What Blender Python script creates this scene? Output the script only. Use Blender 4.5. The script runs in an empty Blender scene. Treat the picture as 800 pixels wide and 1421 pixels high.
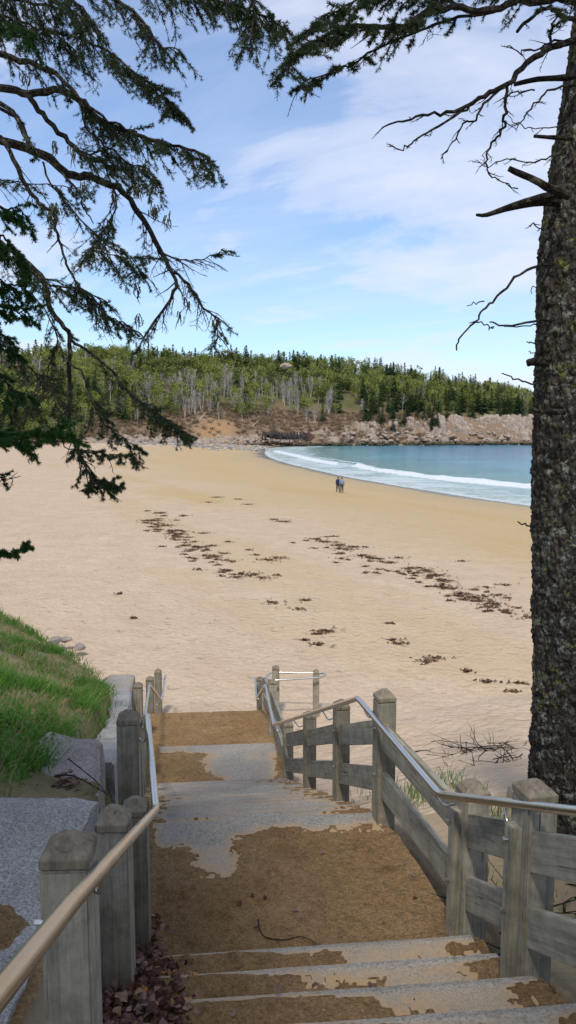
import bpy, math, random
import numpy as np
from mathutils import Vector, Matrix, noise as mn
R_ = math.radians
rng = np.random.default_rng(7)
random.seed(7)
scene = bpy.context.scene
col = scene.collection

# ------------------------------------------------------------------ camera
EYE = 9.0
FP = 1033.0
PITCH = R_(6.5)
cp, sp = math.cos(PITCH), math.sin(PITCH)
cam = bpy.data.cameras.new('camera'); camo = bpy.data.objects.new('camera', cam); col.objects.link(camo)
cam.sensor_fit = 'VERTICAL'; cam.sensor_height = 36.0; cam.sensor_width = 36.0
cam.lens = FP / 1421 * 36
cam.clip_start = 0.05; cam.clip_end = 30000
camo.location = (0, 0, EYE); camo.rotation_euler = (R_(90) - PITCH, 0, 0)
scene.camera = camo

def ray(px, py):
    xc = (px - 400) / FP; yc = (710.5 - py) / FP
    return np.array([xc, cp + yc * sp, -sp + yc * cp])
def at_y(px, py, y):                       # the world point seen at a pixel, standing at a chosen distance north
    r = ray(px, py); k = y / r[1]
    return np.array([r[0] * k, y, EYE + r[2] * k])
def at_z(px, py, z):
    r = ray(px, py); k = (z - EYE) / r[2]
    return np.array([r[0] * k, r[1] * k, z])

# ------------------------------------------------------------------ object helpers
def tag(o, label=None, cat=None, group=None, kind=None):
    if label: o['label'] = label
    if cat: o['category'] = cat
    if group: o['group'] = group
    if kind: o['kind'] = kind
    return o
def thing(name, label, cat, loc=(0, 0, 0), group=None):
    o = bpy.data.objects.new(name, None); col.objects.link(o); o.location = tuple(loc)
    o.empty_display_size = .2
    return tag(o, label, cat, group)

class MB:
    """collects arrays of vertices and faces; builds one mesh"""
    def __init__(s): s.v = []; s.f = []; s.n = 0; s.t = []; s.m = []
    def add(s, v, f, tint=0.5, mat=0):
        v = np.asarray(v, float).reshape(-1, 3); f = np.asarray(f, int)
        if len(f) == 0: return
        s.v.append(v); s.f.append(f + s.n); s.n += len(v)
        s.t.append(np.broadcast_to(np.asarray(tint, float), (len(f),)).copy())
        s.m.append(np.full(len(f), mat, int))
    def mesh(s, name, smooth=False):
        me = bpy.data.meshes.new(name)
        V = np.concatenate(s.v); loops = np.concatenate([f.ravel() for f in s.f])
        sizes = np.concatenate([np.full(len(f), f.shape[1]) for f in s.f])
        starts = np.concatenate([[0], np.cumsum(sizes)[:-1]])
        me.vertices.add(len(V)); me.vertices.foreach_set('co', V.astype(np.float32).ravel())
        me.loops.add(len(loops)); me.loops.foreach_set('vertex_index', loops.astype(np.int32))
        me.polygons.add(len(sizes)); me.polygons.foreach_set('loop_start', starts.astype(np.int32))
        me.polygons.foreach_set('loop_total', sizes.astype(np.int32))
        me.polygons.foreach_set('material_index', np.concatenate(s.m).astype(np.int32))
        me.polygons.foreach_set('use_smooth', np.full(len(sizes), smooth))
        a = me.attributes.new('tint', 'FLOAT', 'FACE'); a.data.foreach_set('value', np.concatenate(s.t).astype(np.float32))
        me.update(calc_edges=True); me.validate()
        return me
    def build(s, name, mats, parent=None, smooth=False):
        """vertices are in world space; the object sits at its parent's origin (or the world's)"""
        me = s.mesh(name, smooth)
        if not isinstance(mats, (list, tuple)): mats = [mats]
        for m in mats: me.materials.append(m)
        o = bpy.data.objects.new(name, me); col.objects.link(o)
        if parent is not None:
            o.parent = parent
            off = np.array(wloc(parent))
            co = np.concatenate(s.v) - off
            me.vertices.foreach_set('co', co.astype(np.float32).ravel()); me.update()
        return o
def wloc(o):
    l = Vector((0, 0, 0))
    while o is not None: l = l + o.location; o = o.parent
    return l

def frames(P):
    P = np.asarray(P, float); T = np.gradient(P, axis=0); T /= np.linalg.norm(T, axis=1)[:, None] + 1e-12
    up = np.array([0, 0, 1.0])
    if abs(T[0] @ up) > .9: up = np.array([1.0, 0, 0])
    n = np.cross(T[0], up); n /= np.linalg.norm(n); N = [n]
    for i in range(1, len(P)):
        n = n - T[i] * (n @ T[i]); n /= np.linalg.norm(n) + 1e-12; N.append(n)
    N = np.array(N); return T, N, np.cross(T, N)
def tube(mb, P, r, sides=6, tint=.5, mat=0, cap=True, closed=False, rough=0):
    P = np.asarray(P, float); n = len(P); r = np.broadcast_to(np.asarray(r, float), (n,))
    T, N, B = frames(P); a = np.arange(sides) * 2 * math.pi / sides
    rr = r[:, None] * (1 + (rng.normal(0, rough, (n, sides)) if rough else 0))
    V = P[:, None] + rr[..., None] * (np.cos(a)[None, :, None] * N[:, None] + np.sin(a)[None, :, None] * B[:, None])
    V = V.reshape(-1, 3); F = []
    m = n if closed else n - 1
    for i in range(m):
        for j in range(sides):
            k = (j + 1) % sides; i2 = (i + 1) % n
            F.append((i * sides + j, i * sides + k, i2 * sides + k, i2 * sides + j))
    mb.add(V, F, tint, mat)
    if cap and not closed:
        for e in (0, n - 1):
            base = mb.n; ring = V[e * sides:(e + 1) * sides]
            tr = [(j, (j + 1) % sides, sides) for j in range(sides)]
            mb.add(np.vstack([ring, P[e]]), tr, tint, mat)
def smooth_poly(P, k=4):
    """Catmull-Rom"""
    P = np.asarray(P, float)
    if len(P) < 3: 
        t = np.linspace(0, 1, k + 1)[:, None]; return P[0] * (1 - t) + P[-1] * t
    Q = np.vstack([2 * P[0] - P[1], P, 2 * P[-1] - P[-2]]); out = []
    for i in range(1, len(Q) - 2):
        for t in np.arange(k) / k:
            a, b, c, d = Q[i - 1:i + 3]
            out.append(.5 * (2 * b + (c - a) * t + (2 * a - 5 * b + 4 * c - d) * t * t + (3 * b - a - 3 * c + d) * t ** 3))
    out.append(P[-1]); return np.array(out)
def grid_mesh(mb, X, Y, Z, tint=.5, mask=None):
    ny, nx = X.shape
    V = np.stack([X, Y, Z], -1).reshape(-1, 3)
    i = np.arange(ny - 1)[:, None] * nx + np.arange(nx - 1)[None]
    F = np.stack([i, i + 1, i + nx + 1, i + nx], -1).reshape(-1, 4)
    if mask is not None: F = F[mask.reshape(-1)]
    mb.add(V, F, tint)
def vattr(o, name, arr):
    a = o.data.attributes.new(name, 'FLOAT', 'POINT'); a.data.foreach_set('value', np.asarray(arr, np.float32).ravel())

# value noise (numpy), smooth fbm
_perm = rng.random((256, 256))
def vnoise(x, y, s=0):
    x = np.asarray(x, float) + s * 17.3; y = np.asarray(y, float) + s * 9.1
    xi = np.floor(x).astype(int); yi = np.floor(y).astype(int); fx = x - xi; fy = y - yi
    fx = fx * fx * (3 - 2 * fx); fy = fy * fy * (3 - 2 * fy)
    g = lambda a, b: _perm[a % 256, b % 256]
    return (g(xi, yi) * (1 - fx) + g(xi + 1, yi) * fx) * (1 - fy) + (g(xi, yi + 1) * (1 - fx) + g(xi + 1, yi + 1) * fx) * fy
def fbm(x, y, o=4, s=0, gain=.5):
    v = 0; a = 1; t = 0; x = np.asarray(x, float); y = np.asarray(y, float)
    for k in range(o): v = v + a * vnoise(x * 2 ** k, y * 2 ** k, s + k); t += a; a *= gain
    return v / t - .5
def sstep(a, b, x):
    t = np.clip((np.asarray(x, float) - a) / (b - a), 0, 1); return t * t * (3 - 2 * t)

# ------------------------------------------------------------------ materials
def new_mat(name, rough=.85, metal=0.0, spec=.3):
    m = bpy.data.materials.new(name); m.use_nodes = True; nt = m.node_tree
    b = nt.nodes['Principled BSDF']; b.inputs['Roughness'].default_value = rough; b.inputs['Metallic'].default_value = metal
    b.inputs['Specular IOR Level'].default_value = spec
    return m, nt, b
def N(nt, t, **kw):
    n = nt.nodes.new(t)
    for k, v in kw.items(): setattr(n, k, v)
    return n
def coords(nt, kind='Object', scale=(1, 1, 1)):
    tc = N(nt, 'ShaderNodeTexCoord'); mp = N(nt, 'ShaderNodeMapping'); mp.inputs['Scale'].default_value = scale
    nt.links.new(tc.outputs[kind], mp.inputs['Vector']); return mp.outputs[0]
def noise_n(nt, vec, scale, detail=5, rough=.6, dist=0):
    n = N(nt, 'ShaderNodeTexNoise'); n.inputs['Scale'].default_value = scale; n.inputs['Detail'].default_value = detail
    n.inputs['Roughness'].default_value = rough; n.inputs['Distortion'].default_value = dist
    nt.links.new(vec, n.inputs['Vector']); return n.outputs['Fac']
def ramp(nt, fac, stops, interp='LINEAR'):
    r = N(nt, 'ShaderNodeValToRGB'); r.color_ramp.interpolation = interp
    e = r.color_ramp.elements
    while len(e) < len(stops): e.new(.5)
    for i, (p, c) in enumerate(stops):
        e[i].position = p; c = (c, c, c) if not hasattr(c, '__len__') else c
        e[i].color = (*c[:3], 1)
    if fac is not None: nt.links.new(fac, r.inputs[0])
    return r.outputs[0]
def mixc(nt, fac, a, b, mode='MIX'):
    m = N(nt, 'ShaderNodeMix', data_type='RGBA', blend_type=mode)
    for s, v in ((m.inputs[0], fac), (m.inputs[6], a), (m.inputs[7], b)):
        if hasattr(v, 'links'): nt.links.new(v, s)
        elif hasattr(v, '__len__'): s.default_value = (*v[:3], 1)
        else: s.default_value = v
    return m.outputs[2]
def math_n(nt, op, a, b=0.0, c=None, clamp=False):
    m = N(nt, 'ShaderNodeMath', operation=op); m.use_clamp = clamp
    for i, v in enumerate((a, b) if c is None else (a, b, c)):
        if hasattr(v, 'links'): nt.links.new(v, m.inputs[i])
        else: m.inputs[i].default_value = v
    return m.outputs[0]
def attr(nt, name):
    a = N(nt, 'ShaderNodeAttribute'); a.attribute_name = name; return a.outputs['Fac']
def bump(nt, b, h, strength=.4, dist=.02, prev=None):
    n = N(nt, 'ShaderNodeBump'); n.inputs['Strength'].default_value = strength; n.inputs['Distance'].default_value = dist
    nt.links.new(h, n.inputs['Height'])
    if prev is not None: nt.links.new(prev, n.inputs['Normal'])
    nt.links.new(n.outputs[0], b.inputs['Normal']); return n.outputs[0]
def setc(nt, b, c): nt.links.new(c, b.inputs['Base Color'])

def mat_sand_beach():
    m, nt, b = new_mat('beach_sand', .95, spec=.15)
    v = coords(nt); w = attr(nt, 'w'); stn = attr(nt, 'yel')
    big = noise_n(nt, v, .12, 5, .6); mid = noise_n(nt, v, .9, 6, .65); fine = noise_n(nt, v, 14, 5, .7)
    dry = ramp(nt, mid, [(.3, (.475, .35, .24)), (.7, (.565, .43, .30))])
    grain = ramp(nt, fine, [(.3, (.82,) * 3), (.7, (1.1,) * 3)])
    dry = mixc(nt, 1.0, dry, grain, 'MULTIPLY')
    streak = noise_n(nt, coords(nt, 'Object', (.05, .35, 1)), 1.0, 6, .65, .6)
    yel = mixc(nt, streak, (.40, .275, .125), (.50, .37, .20))
    f1 = math_n(nt, 'ADD', stn, math_n(nt, 'MULTIPLY', math_n(nt, 'SUBTRACT', streak, .5), 1.1), clamp=True)
    c = mixc(nt, f1, dry, yel)
    wn = math_n(nt, 'ADD', w, math_n(nt, 'MULTIPLY', math_n(nt, 'SUBTRACT', noise_n(nt, v, .08, 3), .5), 8.0))
    damp = math_n(nt, 'SUBTRACT', 1.0, math_n(nt, 'DIVIDE', wn, 15.0), clamp=True)
    c = mixc(nt, math_n(nt, 'MULTIPLY', damp, .75), c, (.335, .27, .175))
    wet = math_n(nt, 'SUBTRACT', 1.0, math_n(nt, 'DIVIDE', math_n(nt, 'SUBTRACT', wn, 1.0), 3.0), clamp=True)
    c = mixc(nt, wet, c, (.17, .14, .10))
    setc(nt, b, c)
    nt.links.new(math_n(nt, 'SUBTRACT', .95, math_n(nt, 'MULTIPLY', wet, .68)), b.inputs['Roughness'])
    vo = N(nt, 'ShaderNodeTexVoronoi', feature='SMOOTH_F1'); vo.inputs['Scale'].default_value = 4.6; vo.inputs['Smoothness'].default_value = .6
    vd = N(nt, 'ShaderNodeVectorMath', operation='ADD'); nt.links.new(v, vd.inputs[0])
    nn = N(nt, 'ShaderNodeTexNoise'); nn.inputs['Scale'].default_value = 2.0; nt.links.new(v, nn.inputs['Vector'])
    sc = N(nt, 'ShaderNodeVectorMath', operation='SCALE'); sc.inputs['Scale'].default_value = .5; nt.links.new(nn.outputs['Color'], sc.inputs[0])
    nt.links.new(sc.outputs[0], vd.inputs[1]); nt.links.new(vd.outputs[0], vo.inputs['Vector'])
    vf = N(nt, 'ShaderNodeTexVoronoi'); vf.inputs['Scale'].default_value = 1.5; nt.links.new(vd.outputs[0], vf.inputs['Vector'])
    foot = ramp(nt, vf.outputs['Distance'], [(.10, 0), (.26, 1)])
    spk = ramp(nt, noise_n(nt, v, 5.5, 8, .8), [(.60, 0), (.68, .45)])
    c = mixc(nt, spk, c, (.26, .18, .11)); setc(nt, b, c)
    calm = math_n(nt, 'SUBTRACT', 1.0, damp, clamp=True)
    h = math_n(nt, 'ADD', math_n(nt, 'ADD', math_n(nt, 'MULTIPLY', foot, .55), math_n(nt, 'MULTIPLY', vo.outputs['Distance'], .75)), math_n(nt, 'MULTIPLY', noise_n(nt, v, 9, 4), .35))
    bump(nt, b, math_n(nt, 'MULTIPLY', h, calm), .75, .13)
    return m
def mat_sand_heap():
    m, nt, b = new_mat('blown_sand', .95, spec=.12)
    v = coords(nt); n1 = noise_n(nt, v, 2.2, 6, .65); n2 = noise_n(nt, v, 22, 6, .75); n3 = noise_n(nt, v, 75, 4, .8)
    c = ramp(nt, n1, [(.3, (.37, .22, .095)), (.7, (.52, .335, .165))])
    c = mixc(nt, 1.0, c, ramp(nt, n2, [(.25, .55), (.5, 1.0), (.8, 1.2)]), 'MULTIPLY')
    c = mixc(nt, 1.0, c, ramp(nt, n3, [(.32, .5), (.65, 1.3)]), 'MULTIPLY')
    c = mixc(nt, ramp(nt, noise_n(nt, v, 8, 8, .8, .4), [(.52, 0), (.66, .6)]), c, (.15, .085, .04))
    setc(nt, b, c)
    bump(nt, b, math_n(nt, 'ADD', n2, math_n(nt, 'MULTIPLY', noise_n(nt, v, 6, 5), 1.2)), 1.0, .09)
    return m
def mat_granite(name, lo, hi, sandy=0.0):
    m, nt, b = new_mat(name, .8, spec=.3)
    v = coords(nt)
    sp1 = noise_n(nt, v, 90, 2, .8); sp2 = noise_n(nt, v, 35, 4, .8); big = noise_n(nt, v, 1.6, 5, .6)
    c = ramp(nt, sp1, [(.36, tuple(.30 * x for x in lo)), (.47, lo), (.6, hi)])
    c = mixc(nt, .45, c, ramp(nt, sp2, [(.3, tuple(.5 * x for x in lo)), (.7, hi)]))
    c = mixc(nt, 1.0, c, ramp(nt, big, [(.3, .72), (.7, 1.12)]), 'MULTIPLY')
    st = ramp(nt, noise_n(nt, v, 2.4, 6, .7), [(.56 - .14 * sandy, 0), (.72, min(1, .35 + sandy))])
    c = mixc(nt, st, c, (.34, .24, .14))
    du = math_n(nt, 'MULTIPLY', attr(nt, 'dust'), ramp(nt, noise_n(nt, v, 30, 7, .85), [(.38, .35), (.55, 1)]))
    c = mixc(nt, du, c, mixc(nt, attr(nt, 'dust'), (.37, .295, .205), (.40, .255, .12)))
    setc(nt, b, c); bump(nt, b, math_n(nt, 'ADD', sp2, noise_n(nt, v, 7, 5)), .45, .012)
    return m
def mat_wood(name, base, dark, green=.25, axis=2):
    m, nt, b = new_mat(name, .82, spec=.25)
    s = [26, 26, 26]; s[axis] = 1.1
    v = coords(nt, 'Object', tuple(s)); vu = coords(nt)
    oi = N(nt, 'ShaderNodeObjectInfo')
    off = N(nt, 'ShaderNodeVectorMath', operation='ADD'); cmb = N(nt, 'ShaderNodeCombineXYZ')
    for k in range(3): nt.links.new(math_n(nt, 'MULTIPLY', oi.outputs['Random'], 31.0 + k), cmb.inputs[k])
    nt.links.new(v, off.inputs[0]); nt.links.new(cmb.outputs[0], off.inputs[1])
    g = noise_n(nt, off.outputs[0], 1.0, 6, .62, 1.2); g2 = noise_n(nt, off.outputs[0], 4.0, 3, .7)
    c = ramp(nt, g, [(.28, dark), (.5, base), (.75, tuple(min(1, 1.3 * x) for x in base))])
    c = mixc(nt, .35, c, ramp(nt, g2, [(.35, dark), (.65, base)]))
    crack = ramp(nt, noise_n(nt, off.outputs[0], 1.6, 2, .5, .3), [(.26, .18), (.31, 1)])
    c = mixc(nt, 1.0, c, crack, 'MULTIPLY')
    gn = ramp(nt, noise_n(nt, vu, 2.6, 5, .65), [(.42, 0), (.72, 1)])
    c = mixc(nt, math_n(nt, 'MULTIPLY', gn, green), c, (.085, .105, .045))
    blot = ramp(nt, noise_n(nt, vu, 7, 6, .7), [(.35, .65), (.6, 1.08)])
    c = mixc(nt, 1.0, c, blot, 'MULTIPLY')
    tone = math_n(nt, 'ADD', .82, math_n(nt, 'MULTIPLY', oi.outputs['Random'], .36))
    cm = N(nt, 'ShaderNodeVectorMath', operation='SCALE'); nt.links.new(c, cm.inputs[0]); nt.links.new(tone, cm.inputs['Scale'])
    nt.links.new(cm.outputs[0], b.inputs['Base Color'])
    bump(nt, b, math_n(nt, 'ADD', g, math_n(nt, 'MULTIPLY', g2, .4)), .5, .006)
    return m
def mat_bark(name, lichen=.6, dark=(.035, .027, .022), mid=(.085, .068, .055)):
    m, nt, b = new_mat(name, .95, spec=.15)
    v = coords(nt, 'Object', (1, 1, .45)); vu = coords(nt)
    vo = N(nt, 'ShaderNodeTexVoronoi'); vo.inputs['Scale'].default_value = 34
    nd = N(nt, 'ShaderNodeTexNoise'); nd.inputs['Scale'].default_value = 14; nt.links.new(v, nd.inputs['Vector'])
    ad = N(nt, 'ShaderNodeVectorMath', operation='MULTIPLY_ADD'); ad.inputs[1].default_value = (.05, .05, .05)
    nt.links.new(nd.outputs['Color'], ad.inputs[0]); nt.links.new(v, ad.inputs[2]); nt.links.new(ad.outputs[0], vo.inputs['Vector'])
    n1 = noise_n(nt, v, 28, 6, .7)
    c = ramp(nt, n1, [(.3, dark), (.62, mid), (.8, tuple(1.8 * x for x in mid))])
    c = mixc(nt, math_n(nt, 'MULTIPLY', vo.outputs['Distance'], .9, clamp=True), c, dark)
    l1 = ramp(nt, noise_n(nt, vu, 15, 7, .8), [(.52, 0), (.57, 1)])
    l2 = ramp(nt, noise_n(nt, vu, 3.5, 3, .6), [(.36, 0), (.55, 1)])
    c = mixc(nt, math_n(nt, 'MULTIPLY', math_n(nt, 'MULTIPLY', l1, l2), lichen), c, (.27, .28, .22))
    y1 = ramp(nt, noise_n(nt, vu, 13, 6, .8), [(.56, 0), (.62, 1)])
    y2 = ramp(nt, noise_n(nt, coords(nt, 'Object', (1, 1, .8)), 1.7, 3, .6), [(.44, 0), (.58, 1)])
    c = mixc(nt, math_n(nt, 'MULTIPLY', math_n(nt, 'MULTIPLY', y1, y2), lichen), c, (.23, .23, .055))
    setc(nt, b, c)
    bump(nt, b, math_n(nt, 'ADD', n1, math_n(nt, 'MULTIPLY', vo.outputs['Distance'], -1.5)), 1.0, .03)
    return m
def mat_tint(name, stops, rough=.7, trans=0.0, rnd=0.0, spec=.2, var=None):
    """colour from the per-face 'tint' attribute, shifted a little per object"""
    m, nt, b = new_mat(name, rough, spec=spec)
    f = attr(nt, 'tint')
    if rnd:
        oi = N(nt, 'ShaderNodeObjectInfo')
        f = math_n(nt, 'ADD', f, math_n(nt, 'MULTIPLY', math_n(nt, 'SUBTRACT', oi.outputs['Random'], .5), rnd), clamp=True)
    c = ramp(nt, f, stops); setc(nt, b, c)
    if trans:
        tr = N(nt, 'ShaderNodeBsdfTranslucent'); nt.links.new(c, tr.inputs['Color'])
        mx = N(nt, 'ShaderNodeMixShader'); mx.inputs[0].default_value = trans
        nt.links.new(b.outputs[0], mx.inputs[1]); nt.links.new(tr.outputs[0], mx.inputs[2])
        nt.links.new(mx.outputs[0], nt.nodes['Material Output'].inputs['Surface'])
    return m
def mat_plain(name, c, rough=.7, metal=0, spec=.3):
    m, nt, b = new_mat(name, rough, metal, spec)
    v = coords(nt); n = noise_n(nt, v, 18, 5)
    setc(nt, b, mixc(nt, 1.0, c, ramp(nt, n, [(.3, .82), (.7, 1.1)]), 'MULTIPLY')); return m
def mat_metal():
    m, nt, b = new_mat('brushed_steel', .28, 1.0)
    n = noise_n(nt, coords(nt), 3, 2)
    setc(nt, b, ramp(nt, n, [(.3, (.56, .52, .47)), (.7, (.66, .62, .57))]))
    nt.links.new(ramp(nt, n, [(.3, .22), (.7, .32)]), b.inputs['Roughness']); return m
def mat_soil():
    m, nt, b = new_mat('bank_soil', .95, spec=.1)
    v = coords(nt); n1 = noise_n(nt, v, 1.3, 5, .65); n2 = noise_n(nt, v, 16, 6, .75)
    c = ramp(nt, n1, [(.35, (.30, .205, .115)), (.6, (.19, .125, .07))])
    c = mixc(nt, attr(nt, 'green'), mixc(nt, n1, (.44, .325, .21), (.52, .39, .26)), mixc(nt, n1, (.20, .155, .08), (.12, .13, .05)))
    c = mixc(nt, 1.0, c, mixc(nt, attr(nt, 'green'), ramp(nt, n2, [(.3, .85), (.5, 1.0), (.8, 1.08)]), ramp(nt, n2, [(.25, .45), (.5, .95), (.8, 1.25)])), 'MULTIPLY')
    setc(nt, b, c); bump(nt, b, n2, .9, .04); return m
def mat_hill():
    m, nt, b = new_mat('hill_ground', .95, spec=.1)
    v = coords(nt); n1 = noise_n(nt, v, .07, 6, .7); n2 = noise_n(nt, v, .6, 5, .75)
    c = ramp(nt, n1, [(.35, (.09, .10, .035)), (.6, (.15, .13, .065))])
    br = mixc(nt, n2, (.16, .105, .065), (.34, .235, .155))
    c = mixc(nt, attr(nt, 'brown'), c, br)
    c = mixc(nt, attr(nt, 'scar'), c, mixc(nt, n2, (.30, .16, .07), (.46, .30, .16)))
    setc(nt, b, c); bump(nt, b, n2, 1.0, .8); return m
def mat_rock():
    m, nt, b = new_mat('pink_shore_rock', .9, spec=.2)
    v = coords(nt); n1 = noise_n(nt, v, .13, 6, .7); n2 = noise_n(nt, v, .8, 7, .75)
    c = ramp(nt, n1, [(.32, (.26, .205, .16)), (.45, (.47, .375, .30)), (.58, (.42, .31, .225)), (.72, (.58, .50, .43))])
    c = mixc(nt, 1.0, c, ramp(nt, n2, [(.3, .36), (.5, .95), (.75, 1.2)]), 'MULTIPLY')
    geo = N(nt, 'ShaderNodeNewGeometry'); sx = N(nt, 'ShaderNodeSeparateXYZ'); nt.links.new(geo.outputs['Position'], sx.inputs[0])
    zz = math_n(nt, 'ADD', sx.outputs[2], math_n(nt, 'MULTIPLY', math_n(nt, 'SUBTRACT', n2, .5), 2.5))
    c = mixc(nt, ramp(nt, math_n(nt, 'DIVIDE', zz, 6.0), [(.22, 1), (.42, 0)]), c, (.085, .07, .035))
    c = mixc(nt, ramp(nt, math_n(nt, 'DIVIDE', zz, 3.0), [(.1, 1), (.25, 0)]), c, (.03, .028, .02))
    setc(nt, b, c); bump(nt, b, n2, 1.0, 1.2); return m
def mat_water():
    m, nt, b = new_mat('sea_water', .12, spec=.5)
    v = coords(nt); w = attr(nt, 'w'); foam = attr(nt, 'foam')
    depth = math_n(nt, 'DIVIDE', w, 70.0, clamp=True)
    c = ramp(nt, depth, [(0, (.24, .30, .22)), (.2, (.12, .26, .21)), (.5, (.055, .27, .33)), (1, (.035, .24, .38))])
    patch = noise_n(nt, coords(nt, 'Object', (.02, .06, 1)), 1, 5, .6)
    c = mixc(nt, 1.0, c, ramp(nt, patch, [(.35, .75), (.65, 1.2)]), 'MULTIPLY')
    fn = noise_n(nt, coords(nt, 'Object', (.35, .9, 1)), 1.2, 8, .75, .8)
    ff = math_n(nt, 'ADD', foam, math_n(nt, 'MULTIPLY', math_n(nt, 'SUBTRACT', fn, .5), 1.6))
    ff = ramp(nt, ff, [(.32, 0), (.62, .62), (1.0, 1)])
    c = mixc(nt, ff, c, (.62, .64, .66))
    setc(nt, b, c)
    nt.links.new(math_n(nt, 'ADD', .13, math_n(nt, 'MULTIPLY', ff, .7)), b.inputs['Roughness'])
    wv = noise_n(nt, coords(nt, 'Object', (.25, 1.0, 1)), .9, 6, .65)
    bump(nt, b, wv, .7, .35)
    return m

M = dict(
    sand=mat_sand_beach(), heap=mat_sand_heap(),
    step=mat_granite('granite_step', (.24, .22, .185), (.42, .39, .335), .4),
    block=mat_granite('granite_block', (.23, .215, .19), (.47, .445, .40), 0),
    blockpink=mat_granite('granite_pink', (.24, .20, .17), (.42, .37, .33), .2),
    coping=mat_granite('pale_coping', (.29, .275, .25), (.44, .425, .39), .25),
    wood=mat_wood('weathered_post', (.365, .325, .245), (.15, .132, .095), .25),
    capw=mat_wood('weathered_cap', (.27, .22, .155), (.11, .085, .06), .25),
    plank=mat_wood('weathered_plank', (.345, .315, .245), (.145, .13, .095), .28, axis=0),
    metal=mat_metal(), bark=mat_bark('spruce_bark', .95, (.035, .028, .024), (.10, .082, .068)), twig=mat_bark('branch_bark', .4, (.02, .016, .013), (.06, .048, .04)),
    deadtwig=mat_bark('dead_branch_bark', .25, (.018, .014, .012), (.045, .037, .03)),
    needles=mat_tint('spruce_needles', [(0, (.022, .040, .020)), (.5, (.045, .070, .030)), (1, (.09, .125, .05))], .6, .25),
    brightneedles=mat_tint('fresh_spruce_needles', [(0, (.024, .058, .016)), (.5, (.046, .115, .026)), (1, (.09, .19, .04))], .6, .3),
    lichen=mat_tint('beard_lichen', [(0, (.12, .13, .085)), (1, (.21, .22, .15))], .95, .3),
    soil=mat_soil(), hill=mat_hill(), rock=mat_rock(), water=mat_water(),
    grass=mat_tint('grass_blades', [(0, (.36, .28, .14)), (.16, (.27, .23, .10)), (.24, (.10, .19, .03)), (.7, (.075, .20, .025)), (1, (.14, .28, .05))], .6, .35),
    leaves=mat_tint('dead_leaves', [(0, (.06, .025, .02)), (.4, (.12, .06, .045)), (.7, (.19, .12, .095)), (.9, (.28, .19, .14)), (1, (.40, .20, .07))], .8, .1),
    weed=mat_tint('dried_seaweed', [(0, (.045, .025, .015)), (.6, (.11, .06, .034)), (1, (.22, .13, .07))], .8),
    conif=mat_tint('conifer_foliage', [(0, (.02, .042, .018)), (.5, (.042, .078, .027)), (1, (.08, .125, .04))], .8, .2, .5),
    birch=mat_tint('birch_foliage', [(0, (.14, .16, .03)), (.5, (.24, .27, .055)), (1, (.34, .36, .095))], .8, .3, .6),
    olive=mat_tint('broadleaf_foliage', [(0, (.075, .10, .025)), (.5, (.14, .175, .042)), (1, (.25, .27, .075))], .8, .3, .5),
    bare=mat_tint('bare_twigs', [(0, (.25, .215, .18)), (1, (.42, .37, .33))], .9, 0, .5),
    palebark=mat_tint('pale_bark', [(0, (.28, .25, .21)), (1, (.52, .48, .42))], .85, 0, .5),
    heath=mat_tint('heath_twigs', [(0, (.13, .085, .055)), (.5, (.235, .165, .10)), (1, (.34, .26, .16))], .95),
    darkrock=mat_plain('dark_shore_rock', (.05, .042, .04), .9), redrock=mat_plain('rusty_rock', (.16, .06, .045), .9),
    cobble=mat_tint('cobble_stone', [(0, (.16, .15, .14)), (.5, (.28, .26, .24)), (1, (.42, .38, .34))], .9),
    drift=mat_plain('driftwood_grey', (.16, .115, .085), .9), paledrift=mat_plain('bleached_log', (.42, .38, .32), .9),
)

# ------------------------------------------------------------------ shapes of the place
WL = np.array([at_z(px, py, .12)[:2] for px, py in [(366, 627), (373, 634), (400, 643), (430, 650), (480, 661), (520, 668), (560, 675), (600, 681), (640, 687.5), (742, 702)]])
WL = np.vstack([[(-2, 352)], [(-9.5, 312)], smooth_poly(WL, 3)[1:], [[44, 51], [62, 14], [100, -70]]])
BASE = np.array([(-95, -60), (-92, 60), (-86, 130), (-84, 206), (-82, 260), (-68, 302), (-45, 318), (-20, 332), (0, 347), (15, 358), (60, 368), (118, 378), (200, 388), (330, 420), (420, 520)], float)
def pdist(x, y, PL):
    """signed distance to a polyline: positive on its left-hand side"""
    x = np.asarray(x, float); y = np.asarray(y, float)
    best = np.full(x.shape, 1e18); sgn = np.ones(x.shape); 
    for a, b in zip(PL[:-1], PL[1:]):
        d = b - a; L = d @ d
        t = np.clip(((x - a[0]) * d[0] + (y - a[1]) * d[1]) / L, 0, 1)
        qx = a[0] + t * d[0] - x; qy = a[1] + t * d[1] - y
        dd = qx * qx + qy * qy
        cr = (x - a[0]) * d[1] * -1 + (y - a[1]) * d[0]
        u = dd < best
        best = np.where(u, dd, best); sgn = np.where(u, np.where(cr >= 0, 1.0, -1.0), sgn)
    return np.sqrt(best) * sgn
def w_of(x, y): return -pdist(x, y, WL)          # WL runs from far to near, land on its right (west)
def s_of(x, y): return pdist(x, y, BASE)
def z_beach(x, y):
    w = w_of(x, y)
    z = np.where(w > 0, 3.35 * (1 - np.exp(-np.clip(w, 0, None) / 30)), np.clip(w * .05, -3, 0)) + .02
    return z + .05 * fbm(x / 9, y / 9, 3) * sstep(4, 20, w)

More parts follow.
